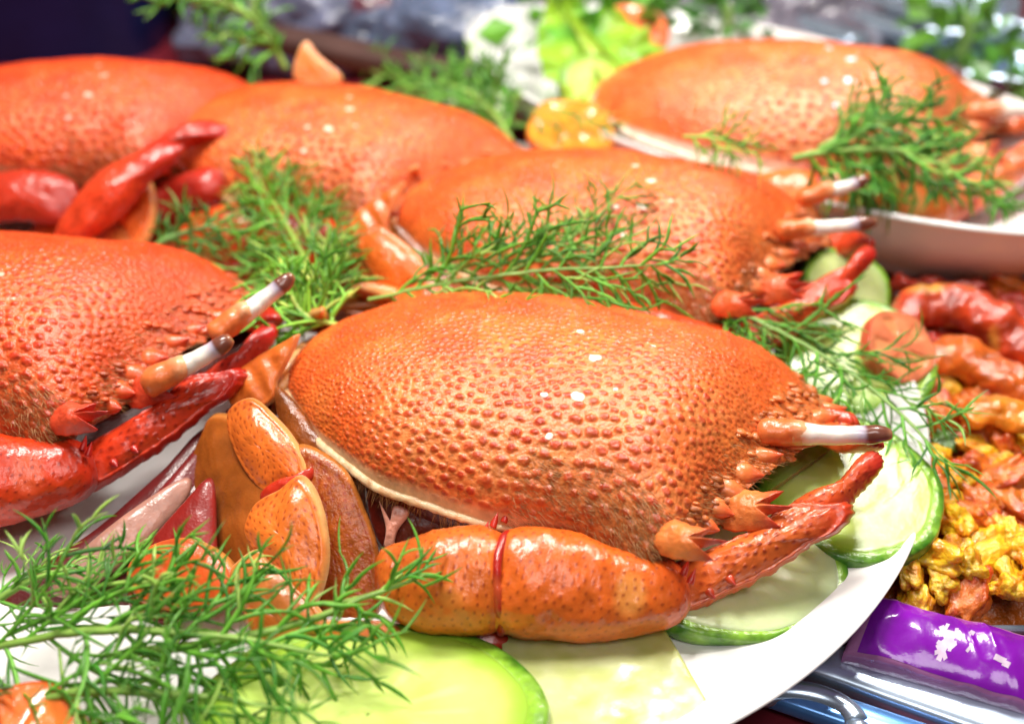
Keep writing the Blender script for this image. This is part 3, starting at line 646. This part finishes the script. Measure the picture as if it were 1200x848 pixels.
tomato(at(1045, 412, .9), 1.15, .5, R(30), R(20), 'soft pink tomato slice behind the right dill sprig', (.78, .22, .10), 2)
tomato(at(668, 160, 2.3), 1.7, .4, R(20), R(5), 'golden orange tomato slice topped with dill on the far platter rim', (.78, .30, .03), 3)
tomato(at(742, 46, 3.2), 1.5, .7, R(20), R(10), 'orange-pink tomato slice at the back of the far platter', (.74, .16, .06), 4)

# ------------------------------------------------------------------ dill
def dill(base, tip, label, seed, bend=.8, spread=.5, nb=13, up=(0, -.4, .9), w=.05, tint=(1, 1, 1), leaf=1.0, lift=0.):
    rg = np.random.default_rng(seed); base = np.asarray(base, float); tip = np.asarray(tip, float)
    L = np.linalg.norm(tip - base); T = (tip - base) / L; up = norm(np.asarray(up, float)); Bn = norm(np.cross(up, T)); N = np.cross(T, Bn)
    root = thing('dill_sprig', base, label, 'dill sprig', 'dill sprigs garnishing the crabs')
    k = np.linspace(0, 1, 24)
    stem = T * (k * L)[:, None] + Bn * (np.sin(k * np.pi) * bend)[:, None] + N * (np.sin(k * np.pi) * lift)[:, None]
    stem += (np.cumsum(rg.normal(size=(24, 3)), 0) * .02 * L / 8)
    def tubes(segs, name, parent, colour):
        Vs, Fs, Cs = [], [], []; b = 0
        for P, r0, r1, c in segs:
            P = np.asarray(P); n = len(P); t = norm(np.gradient(P, axis=0)); q = norm(np.cross(t, N + .3 * rg.normal(size=3))); s_ = np.cross(q, t)
            rr = np.linspace(r0, r1, n) * (1 + .5 * np.sin(np.linspace(0, np.pi, n))); rr[-1] *= .22; rr[-2] *= .8
            a = np.arange(4) * np.pi / 2
            V = P[:, None] + q[:, None] * (rr[:, None] * np.cos(a))[..., None] + s_[:, None] * (rr[:, None] * .45 * np.sin(a))[..., None]
            Vs.append(V.reshape(-1, 3)); Fs.append(grid_faces(n, 4, False, True) + b); b += n * 4; Cs.append(np.tile(c, (n * 4, 1)))
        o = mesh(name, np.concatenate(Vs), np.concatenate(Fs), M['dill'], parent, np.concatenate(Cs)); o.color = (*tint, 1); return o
    G1, G2, G3 = np.array([.04, .20, .014]), np.array([.14, .40, .035]), np.array([.30, .50, .09])
    tubes([(stem, w * 1.7, w * .8, G3 * .8)], 'stem', root, None)
    sti = lambda q: np.array([np.interp(q, k, stem[:, i]) for i in range(3)])
    def curve(p, d, l, n, droop):
        t = np.linspace(0, 1, n)[:, None]; side = rg.normal(size=3); side -= d * side.dot(d)
        return p + d * l * t + (side * .26 + np.array([0, 0, -droop])) * l * t * t
    for b in range(nb):
        q = .06 + .94 * (b + rg.uniform(0, .5)) / nb; q = min(q, 1); sgn = 1 if b % 2 else -1
        env = L * spread * (1 - .72 * q) * rg.uniform(.8, 1.15) * min(1, .45 + q * 3)
        d = norm(T * rg.uniform(.55, .95) + Bn * sgn * rg.uniform(.5, .95) + N * rg.normal() * .28)
        if b == nb - 1: d = norm(T + .1 * rg.normal(size=3))
        P = curve(sti(q), d, env, 9, .1); segs = [(P, w * .95, w * .55, G2 * rg.uniform(.8, 1.2))]
        m = max(4, int(env / (.26 * leaf)))
        for j in range(m):
            u = (j + 1.2) / (m + .6); u = min(u, 1); pj = np.array([np.interp(u, np.linspace(0, 1, 9), P[:, i]) for i in range(3)])
            s2 = 1 if j % 2 else -1; side = norm(np.cross(N, d)) * s2
            l2 = (.45 + .46 * env * (1 - .6 * u)) * rg.uniform(.7, 1.2) * leaf
            d2 = norm(d * rg.uniform(.85, 1.2) + side * rg.uniform(.35, .8) + N * rg.normal() * .38)
            Q = curve(pj, d2, l2, 7, .16); c = (G1 + (G2 - G1) * rg.random() ** 1.3) * rg.uniform(.6, 1.1)
            if rg.random() < .12: c = G3
            ww = w * rg.uniform(.65, 1.25); segs.append((Q, ww * .8, ww * .42, c))
            for e in range(max(1, int(l2 / (.36 * leaf)))):
                u3 = rg.uniform(.25, .9); p3 = np.array([np.interp(u3, np.linspace(0, 1, 7), Q[:, i]) for i in range(3)])
                d3 = norm(d2 * .9 + norm(np.cross(N, d2)) * rg.choice([-1, 1]) * rg.uniform(.22, .6) + N * rg.normal() * .35)
                segs.append((curve(p3, d3, rg.uniform(.4, .95) * leaf, 6, .14), ww * .7, ww * .36, c * rg.uniform(.8, 1.25)))
        tubes(segs, 'frond', root, None)
    return root
dill(at(-60, 775, 1.1), at(405, 768, 1.9), 'biggest dill sprig, sharp and bright, over the lower corner cucumber', 1, bend=.5, spread=.40, nb=19, w=.05, up=(0, -.55, .8), lift=.5, leaf=1.05)
dill(at(130, 768, 1.6), at(508, 680, 2.4), 'long dark dill tip reaching up to the crab claw arm', 2, bend=-.35, spread=.2, nb=11, w=.052, up=(0, -.6, .8), lift=.2, leaf=1.25)
dill(at(-20, 830, .9), at(330, 835, 1.6), 'lower dill sprig draped across the bottom cucumber and tomato', 13, bend=.3, spread=.42, nb=10, w=.048, up=(0, -.5, .85), lift=.4)
dill(at(-45, 735, 1.6), at(85, 665, 2.2), 'short dill tip at the left edge below the cut off crab claw', 3, bend=.2, spread=.5, nb=8, w=.04, up=(0, -.6, .8))
dill(at(432, 352, 3.0), at(775, 305, 4.6), 'dense dill sprig lying behind the largest crab shell', 4, bend=.3, spread=.33, nb=30, w=.046, up=(0, -.7, .7))
dill(at(560, 335, 3.4), at(745, 215, 5.2), 'thin dill sprig rising over the second crab shell', 5, bend=-.3, spread=.36, nb=16, w=.036, up=(0, -.7, .7))
dill(at(392, 388, 2.6), at(292, 205, 3.2), 'upright feathery dill sprig between the left crab eyestalks and the back crab', 6, bend=-.2, spread=.27, nb=44, w=.055, up=(0, -.8, .6), tint=(1.25, 1.1, 1.0))
dill(at(395, 380, 2.8), at(335, 325, 3.6), 'small pale curly dill tuft beside the left crab eyestalk tips', 16, bend=.4, spread=.7, nb=20, w=.06, up=(0, -.8, .6), tint=(1.9, 1.5, 1.4))
dill(at(815, 350, 2.2), at(1120, 535, 1.4), 'dill sprig hanging over the right cucumber slices', 7, bend=.9, spread=.34, nb=20, w=.046, up=(.3, -.6, .8), tint=(.9, .95, 1))
dill(at(640, 150, 2.2), at(440, 75, 2.6), 'blurred dill sprig between the back crab and the far platter', 8, bend=.5, spread=.36, nb=22, w=.07, up=(0, -.7, .7))
dill(at(600, 165, 2.4), at(485, 90, 3.2), 'blurred dill sprig lying beside the pale back cucumber slice', 18, bend=-.6, spread=.45, nb=18, w=.07, up=(0, -.7, .7))
dill(at(335, 80, 3.6), at(180, 0, 6.5), 'blurred dill sprig curling up in front of the navy tub', 9, bend=-1.2, spread=.3, nb=22, w=.085, up=(0, -.8, .6))
dill(at(930, 185, 4.3), at(1165, 225, 3.4), 'blurred dill sprig on the far platter rim in front of the lone crab', 10, bend=.9, spread=.34, nb=24, w=.07, up=(0, -.7, .7))
dill(at(960, 175, 4.4), at(1110, 140, 5.0), 'blurred dill tuft lying on the lone crab shell', 20, bend=.4, spread=.5, nb=16, w=.065, up=(0, -.7, .7))
dill(at(620, 130, 3.2), at(705, 150, 3.4), 'tiny blurred dill bit on the golden tomato slice', 11, bend=.2, spread=.5, nb=7, w=.035, up=(0, -.7, .7))
dill(at(800, 160, 5.2), at(880, 180, 5.0), 'tiny blurred dill bit on the lone crab shell edge', 12, bend=.2, spread=.5, nb=7, w=.04, up=(0, -.7, .7), tint=(1.5, 1.2, 1))
dill(at(165, 300, 2.0), at(262, 265, 2.6), 'dark dill sprig between the two left crabs', 14, bend=.2, spread=.4, nb=12, w=.05, up=(0, -.8, .6), tint=(.6, .7, .9))

# ------------------------------------------------------------------ the tray of sauced food on the right
def box_tray():
    o = thing('food_tray', (0, 0, 0), 'tray heaped with orange sauced morsels beside the platter', 'tray')
    x0, x1, y0, y1 = 9.2, 27, -3.9, 11.5
    n = 90; u, v = np.meshgrid(np.linspace(0, 1, n), np.linspace(0, 1, n), indexing='ij')
    P = np.stack([x0 + (x1 - x0) * u, y0 + (y1 - y0) * v, 0 * u], -1); e = np.minimum(np.minimum(u, 1 - u), np.minimum(v, 1 - v))
    P[..., 2] = -1.15 + .5 * smooth(0, .07, e) + .25 * fbm(P, .6, 2)
    mesh('sauce', P, grid_faces(n, n), M['sauce'], o)
    loop = []
    for cx, cy, a0 in ((x1 - 1, y1 - 1, 0), (x0 + 1, y1 - 1, 90), (x0 + 1, y0 + 1, 180), (x1 - 1, y0 + 1, 270)):
        for a in range(0, 91, 15): loop.append((cx + 1.2 * math.cos(R(a0 + a)), cy + 1.2 * math.sin(R(a0 + a)), -.95))
    loop = np.array(loop); prof = [(0, .1), (.14, .06), (.2, -.05), (.12, -.12), (0, -.14), (-.15, -.35), (-.3, -.62)]
    c = loop.mean(0); V = np.stack([loop + norm(loop - c) * k + np.array([0, 0, z]) for k, z in prof])
    mesh('rim', V, grid_faces(len(prof), len(loop), False, True), M['steel'], o)
box_tray()
SAUCE_GROUP = 'sauced morsels heaped in the tray'
def lump_mesh(seed, sub=4, amp=.5):
    V, F = ico(sub); f = fbm(V, 1.5, seed, 5); V = V * (1 + amp * f)[:, None] * np.array([1, .8, .62])
    rg = np.random.default_rng(seed); return V, F, f
def morsels():
    pal = {'gold': ((.90, .52, .02), (.84, .28, .012)), 'orange': ((.80, .19, .015), (.58, .06, .008)), 'red': ((.50, .035, .012), (.30, .02, .01)), 'green': ((.08, .20, .02), (.03, .08, .01))}
    lib = {}
    for k, (a, b) in pal.items():
        for q in range(4):
            V, F, f = lump_mesh(hash_(k) + q); lib[k, q] = mesh_data('morsel', V, F, M['morsel'], mixc(a, b, smooth(-.2, .5, fbm(V, 2, q + 9))))
    rg = np.random.default_rng(4); pts = []
    for i in range(4000):
        px, py = rg.uniform(1050, 1235), rg.uniform(340, 760); p = at(px, py, -.2)
        if not (9.6 < p[0] < 24 and -3.6 < p[1] < 11): continue
        if p[0] < 10.8 and p[1] > 1: pass
        if all((p[0] - a[0]) ** 2 + (p[1] - a[1]) ** 2 > .70 ** 2 for a, _, _ in pts): pts.append((p, px, py))
        if len(pts) > 210: break
    for i in range(900):
        px, py = rg.uniform(1058, 1235), rg.uniform(655, 735); p = at(px, py, -.55)
        if p[0] > 9.5 and p[1] > -3.7 and all((p[0] - a[0]) ** 2 + (p[1] - a[1]) ** 2 > .55 ** 2 for a, _, _ in pts): pts.append((p, px, py))
    word = {'gold': 'golden yellow', 'orange': 'orange', 'red': 'dark red', 'green': 'dark green'}; used = {}
    for p, px, py in pts:
        r = rg.random()
        if py > 560: k = 'gold' if r < .75 else 'orange'
        elif py > 460: k = 'gold' if r < .3 else 'green' if r < .42 else 'orange' if r < .88 else 'red'
        else: k = 'red' if r < .40 else 'orange' if r < .93 else 'gold'
        s_ = (rg.uniform(.5, .85) if k != 'gold' else rg.uniform(.38, .68)) * .9; e = rg.uniform(.8, 1.5)
        shape = ('long ' if e > 1.25 else 'chunky ' if s_ > .58 else 'round ')
        where = ('against the platter rim' if px < 1105 else 'at the right edge' if px > 1170 else 'in mid tray') + (' by the purple packet' if py > 665 else ' level with the claw tip' if py > 520 else ' beside the cooked tails' if py > 410 else ' under the far platter')
        o = link('sauced_morsel', lib[k, int(rg.integers(4))], None, shape + word[k] + ' morsel ' + where, 'morsel', SAUCE_GROUP)
        used.setdefault(o['label'], []).append((s_ * e, o))
        o.location = Vector(p + np.array([0, 0, rg.uniform(-.15, .35)])) * S; o.scale = (s_ * e, s_, s_ * rg.uniform(.8, 1.1)); o.rotation_euler = (rg.uniform(-.6, .6), rg.uniform(-.6, .6), rg.uniform(0, 6.3))
        q = rg.uniform(.85, 1.2); o.color = (q, q, q, 1)
    for l, os_ in used.items():
        os_ = sorted(os_, key=lambda a: -a[0])
        w_ = {1: [''], 2: ['larger ', 'smaller '], 3: ['biggest ', 'middle-sized ', 'tiniest ']}.get(len(os_))
        for n, (_, o) in enumerate(os_):
            o['label'] = (w_[n] if w_ else ('biggest ', 'second biggest ', 'third biggest ', 'fourth biggest ', 'fifth biggest ', 'sixth biggest ', 'seventh biggest ', 'eighth biggest ')[min(n, 7)] if n < len(os_) - 1 else 'tiniest ') + l
def hash_(s): return sum(ord(c) * (i + 3) for i, c in enumerate(s)) % 97
morsels()
# long curled pieces at the back of the tray
def curled(pts, hw, label, col, seed, bands=9):
    P = np.array([at(x, y, z) for x, y, z in pts]); base = P[0].copy(); P = P - base
    V, t, an, nr = sweep(P, np.array(hw), np.array(hw) * .85, (0, -.3, 1), 110, 30, .12)
    seg = np.abs(np.sin(t * np.pi * bands)) ** .5; f = fbm(V, 1.2, seed)
    V = V + nr * (.008 * seg + .16 * f + .05 * vn(V, 3.5, seed))[..., None]
    c = mixc(np.asarray(col) * (1 + .25 * f)[..., None], (.72, .30, .05), smooth(.2, .7, vn(V, 1.5, seed + 3)))
    o = mesh('cooked_tail', V, grid_faces(110, 30, False, True), M['morsel'], None, c, label=label, cat='cooked tail', group='long pieces in the sauce tray'); o.location = base * S
curled([(1045, 395, .6), (1075, 365, .9), (1120, 360, 1.0), (1170, 385, .9), (1215, 420, .6)], [.45, .7, .8, .75, .5], 'curved red-orange cooked tail topmost in the sauce tray, under the far platter', (.52, .05, .012), 3)
curled([(1080, 430, .5), (1120, 415, .7), (1165, 440, .7), (1210, 460, .5), (1240, 470, .4)], [.4, .6, .65, .6, .4], 'straight orange cooked tail lying in front of the curved red one', (.66, .13, .015), 4)
curled([(1130, 490, .6), (1160, 480, .7), (1195, 490, .6), (1230, 500, .5)], [.35, .5, .5, .3], 'short bright orange cooked tail above the golden morsels', (.78, .25, .02), 5, 6)

# ------------------------------------------------------------------ purple packet and the steel rails at the lower right
def packet():
    o = thing('food_packet', (0, 0, 0), 'purple wrapped packet with a pale splash emblem lying by the steel rail', 'packet')
    film = material('clear_film', (.42, .16, .36), rough=.12, coat=.6, noise=(60, .7, 1.2), bump=(120, .6, .002))
    pur = material('purple_print', (.20, .006, .36), rough=.22, coat=.5, noise=(90, .75, 1.2), bump=(200, .2, .001))
    ink = material('pale_print', (.70, .55, .72), rough=.3, noise=(260, .6, 1.1))
    tl, tr, bl, br = at(1016, 697, -.45), at(1290, 772, -.45), at(988, 766, -.7), at(1262, 846, -.7)
    n, m = 130, 50; u, v = np.meshgrid(np.linspace(0, 1, n), np.linspace(0, 1, m), indexing='ij')
    def P(u, v, h=0):
        u = np.asarray(u)[..., None]; v = np.asarray(v)[..., None]
        p = tl * (1 - u) * (1 - v) + tr * u * (1 - v) + bl * (1 - u) * v + br * u * v
        z = (.42 * np.sqrt(np.clip(np.sin(np.clip(v, 0, 1) * np.pi), 0, 1)) * np.minimum(1, np.sqrt(np.clip(u * 9, 0, 1))))[..., 0] + .05 * fbm(p, 1.0, 5) + .05 * (1 - np.abs(vn(p * np.array([1.4, .5, 1]), 1.6, 8))) ** 3
        p = p.copy(); p[..., 2] += z + h; return p
    top = P(u, v); bot = P(u, v); bot[..., 2] = -1.35
    mesh('film', np.concatenate([top, bot[:, ::-1]], 1), grid_faces(n, 2 * m, False, True), film, o)
    u2, v2 = np.meshgrid(np.linspace(.055, .99, 110), np.linspace(.10, .97, 36), indexing='ij')
    wob = .008 * np.sin(u2 * 9) * np.where(v2 < .5, 1, -1) * np.abs(v2 - .5) * 2
    lab = mesh('print', P(u2, v2 + wob, .012), grid_faces(110, 36), pur, o)
    # star emblem with six knobbed arms
    vs, fs = [], []
    cu, cv = .40, .56
    def strip(u0, v0, u1, v1, w):
        t = np.linspace(0, 1, 8); uu = u0 + (u1 - u0) * t; vv = v0 + (v1 - v0) * t; dx, dy = (u1 - u0) * 4, (v1 - v0); l = math.hypot(dx, dy) or 1
        nu_, nv_ = -dy / l * w / 4, dx / l * w
        b = sum(len(x) for x in vs); a = np.stack([P(uu - nu_, vv - nv_, .018), P(uu + nu_, vv + nv_, .018)], 1).reshape(-1, 3); vs.append(a); fs.append(grid_faces(8, 2) + b)
    for k in range(6):
        a = k * math.pi / 3 + .5 + .25 * math.sin(k * 2.3); q_ = (.7, 1.1, .85, 1.25, .6, 1.0)[k]; strip(cu, cv, cu + .05 * q_ * math.cos(a), cv + .26 * q_ * math.sin(a), (.07, .045, .06, .05, .08, .04)[k])
        for s_ in (-.5, .5): strip(cu + .030 * q_ * math.cos(a), cv + .14 * q_ * math.sin(a), cu + .05 * q_ * math.cos(a + s_), cv + .24 * q_ * math.sin(a + s_), .03)
    for (uu, vv, l) in ((.47, .35, .02), (.485, .6, .012), (.6, .62, .05), (.64, .66, .03), (.52, .42, .01)): strip(uu, vv, uu + l, vv + .02, .04)
    mesh('star_emblem', np.concatenate(vs), np.concatenate(fs), ink, lab)
packet()
def bar(name, a, b, r, mat, label, cat, group=None, flat=1., parent=None, nu=40, seed=0):
    a = np.asarray(a, float); b = np.asarray(b, float); k = np.linspace(0, 1, 8)[:, None]; P = (b - a) * k
    V, t, an, nr = sweep(P, np.full(8, r), np.full(8, r * flat), (0, 0, 1), nu, 24, .02, .6)
    o = mesh(name, V, grid_faces(nu, 24, False, True), mat, parent, None, label=label, cat=cat, group=group); o.location = a * S; return o
blue = material('blue_enamel', (.10, .27, .62), rough=.18, metal=.5, coat=.5, noise=(40, .7, 1.2))
G_ = 'steel rails under the platter at the lower corner'
bar('steel_rail', at(880, 745, -1.3), at(1290, 890, -1.2), .62, M['steel'], 'wide pale steel rail with blue sheen in front of the purple packet', 'rail', G_, .5)
bar('steel_rail', at(880, 800, -1.2), at(1260, 930, -1.2), .42, blue, 'narrow blue rail lowest at the right corner', 'rail', G_, .6)
ring = np.array([at(925, 850, -1.1) + np.array([1.5 * math.cos(a), .9 * math.sin(a), 0]) for a in np.linspace(0, 2 * np.pi, 25)])
V, t, an, nr = sweep(ring - ring.mean(0), np.full(25, .3), np.full(25, .3), (0, 0, 1), 90, 20, .001)
o = mesh('steel_ring', V, grid_faces(90, 20, False, True), M['steel'], None, None, label='rounded steel ring just below the platter edge at the bottom', cat='ring'); o.location = ring.mean(0) * S

# ------------------------------------------------------------------ blurred things at the back of the table
def tub(name, c, sx, sy, h, mat, rim, label, cat, yaw=0):
    o = thing(name, (c[0], c[1], TZ), label, cat); o.rotation_euler = (0, 0, yaw)
    a = np.linspace(0, 2 * np.pi, 72, endpoint=False); ca, sa = np.cos(a), np.sin(a)
    base = np.stack([np.sign(ca) * np.abs(ca) ** .35 * sx, np.sign(sa) * np.abs(sa) ** .35 * sy, 0 * a], -1)
    prof = [(.9, .02), (.93, h * .3), (.97, h * .8), (1, h), (.97, h + .02), (.95, h - .1), (.9, h * .4), (.86, .4), (.4, .35), (.01, .35)]
    V = np.stack([base * k + np.array([0, 0, z]) for k, z in prof])
    mesh('body', V, grid_faces(len(prof), 72, False, True), mat, o)
    V, t, an, nr = sweep(np.concatenate([base, base[:1]]) + np.array([0, 0, h]), np.full(73, .35), np.full(73, .3), (0, 0, 1), 144, 12, .001)
    mesh('rim', V, grid_faces(144, 12, False, True), rim, o)
navy = material('navy_plastic', (.006, .008, .05), rough=.35, noise=(20, .6, 1.3), bump=(60, .2, .002)); rust = material('brown_edge', (.16, .03, .02), rough=.4, noise=(40, .6, 1.3)); royal = material('blue_plastic', (.01, .02, .16), rough=.3, noise=(20, .7, 1.2))
maroon = material('maroon_plastic', (.14, .008, .014), rough=.3, coat=.3, noise=(20, .6, 1.3)); dark = material('dark_wood', (.07, .035, .03), rough=.4, noise=(30, .5, 1.4))
tub('storage_tub', (-31, 42), 12.3, 6.5, 9, navy, rust, 'navy blue tub with brown edge in the far corner', 'tub')
tub('storage_tub', (-15.6, 45), 3.2, 5.5, 8, royal, royal, 'narrow blue tub standing right of the navy one', 'tub')
tub('storage_tub', (1.5, 60), 7, 5, 6, maroon, maroon, 'maroon tub at the back above the blue bag', 'tub')
tub('storage_tub', (36, 62), 16, 6, 7, maroon, rust, 'wide maroon tub in the far right corner', 'tub')
def bag(c, r, col, label, seed, sq=(1.3, 1, .7)):
    V, F = ico(5); f = fbm(V, 1.6, seed, 4); rdg = 1 - np.abs(vn(V, 3, seed + 5)); V = V * (1 + .28 * f + .12 * rdg)[:, None] * r * np.array(sq); V[:, 2] = np.maximum(V[:, 2], -r * .5)
    m = material('plastic_bag', tuple(np.array(col) * .36), rough=.2, coat=.6, sss=.2, noise=(70, .45, 1.3), bump=(90, .7, .004), sscale=.01)
    o = mesh('plastic_bag', V, F, m, None, None, label=label, cat='bag', group='crumpled bags at the back'); o.location = Vector((c[0], c[1], TZ + r * .5)) * S
bag(at(300, 34, 0), 3.2, (.42, .44, .66), 'crumpled lilac plastic bag beside the blue tub', 1)
bag(at(375, 8, 1), 4.2, (.36, .38, .60), 'crumpled pale blue plastic bag behind the lilac one', 2)
bag(at(455, 8, 1), 3.6, (.40, .12, .18), 'crumpled rosy plastic bag behind the curled dill', 3)
bag(at(520, 45, 0), 3.8, (.34, .42, .68), 'crumpled blue-white plastic bag left of the far platter tip', 4)
bag(at(590, 95, -.5), 1.8, (.06, .16, .58), 'small bright blue plastic bag touching the far platter', 5)
bag(at(860, 14, 1), 4.0, (.45, .40, .52), 'greyish plastic bag behind the lone crab', 6, (2, 1, .5))
bag(at(1060, 62, 2), 2.6, (.62, .20, .22), 'small pink plastic bag behind the lone crab snout', 7, (1.3, 1, .6))
G2_ = 'blurred rails and trays at the back'
bar('table_rail', at(300, 40, 2.5), at(560, 96, 2.5), .9, dark, 'dark brown rail running behind the back crab', 'rail', G2_, .6)
for k, (x0, y0, x1, y1, lab) in enumerate(((780, -20, 1010, 52, 'first long steel rod behind the far platter, nearest to it'), (830, -28, 1080, 44, 'second long steel rod behind the far platter, in the middle'), (900, -35, 1150, 40, 'third long steel rod behind the far platter, farthest from it'))):
    bar('steel_rod', at(x0, y0, 1), at(x1, y1, 1), .7, M['steel'], lab, 'rod', 'long steel rods behind the far platter', .6)
def tray(c, sx, sy, label, yaw):
    o = thing('steel_tray', (c[0], c[1], TZ), label, 'tray'); o.rotation_euler = (0, 0, yaw)
    a = np.linspace(0, 2 * np.pi, 72, endpoint=False); ca, sa = np.cos(a), np.sin(a); base = np.stack([np.sign(ca) * np.abs(ca) ** .3 * sx, np.sign(sa) * np.abs(sa) ** .3 * sy, 0 * a], -1)
    prof = [(.01, 1.0), (.5, 1.0), (.84, 1.0), (.88, 1.3), (.92, 2.5), (.94, 2.6), (1, 2.6), (1.01, 2.5), (.99, 2.4), (.93, 2.2), (.88, .1), (.5, .05), (.01, .05)]
    V = np.stack([base * k + np.array([0, 0, z]) for k, z in prof]); mesh('pan', V, grid_faces(len(prof), 72, False, True), M['steel'], o)
    V, t, an, nr = sweep(np.concatenate([base, base[:1]]) + np.array([0, 0, 2.55]), np.full(73, .25), np.full(73, .2), (0, 0, 1), 144, 10, .001); mesh('rim', V, grid_faces(144, 10, False, True), M['steel'], o)
tray(at(1165, 78, 0), 7.5, 4.5, 'grey steel tray to the right behind the lone crab', R(-25))
tray(at(1010, 18, 0), 8, 4.5, 'grey steel tray farther back beneath the steel rods', R(-20))
def greens(c, r, col, label, seed):
    rg = np.random.default_rng(seed); o = thing('herb_bunch', c, label, 'herbs', 'green herb bunches at the back'); o.location = Vector(c) * S
    vs, fs = [], []
    for k in range(70):
        p = rg.normal(size=3) * r * .4; d = norm(p + np.array([0, 0, .4])); q = norm(np.cross(d, rg.normal(size=3))); l = r * rg.uniform(.3, .7); w = l * .35; b = len(vs)
        nn = np.cross(d, q); vs += [p, p + d * l * .5 + q * w + nn * .1 * l, p + d * l, p + d * l * .5 - q * w + nn * .1 * l]; fs.append((b, b + 1, b + 2, b + 3))
    V = np.array(vs); mesh('leaves', V, np.array(fs), M['dill'], o, np.asarray(col) * (1 + .5 * vn(V, 1, seed))[:, None], flat=True, kind='stuff')
    P = np.array([[0, 0, -r * .6], [.1 * r, 0, -r * .2], [0, .1 * r, r * .3]]); V, t, an, nr = sweep(P, np.full(3, .12 * r), np.full(3, .12 * r), (1, 0, 0), 12, 8); mesh('stems', V, grid_faces(12, 8, False, True), M['dill'], o, np.tile((.2, .35, .08), (96, 1)))
greens(at(1130, 36, 2), 2.6, (.12, .30, .03), 'leafy herb bunch behind the grey steel tray', 1)
greens(at(1195, 120, 1.5), 2.2, (.08, .26, .03), 'leafy herb bunch at the right edge near the steel tray', 2)
greens(at(672, 8, 3.5), 3.2, (.14, .38, .03), 'bright leafy herb bunch standing behind the far platter tip', 3)
greens(at(770, 8, 3.2), 1.8, (.07, .24, .03), 'dark leafy herb bunch behind the pinkish tomato', 4)
greens(at(850, 18, 3.2), 1.8, (.06, .22, .03), 'dark leafy herb bunch behind the lone crab shell', 5)
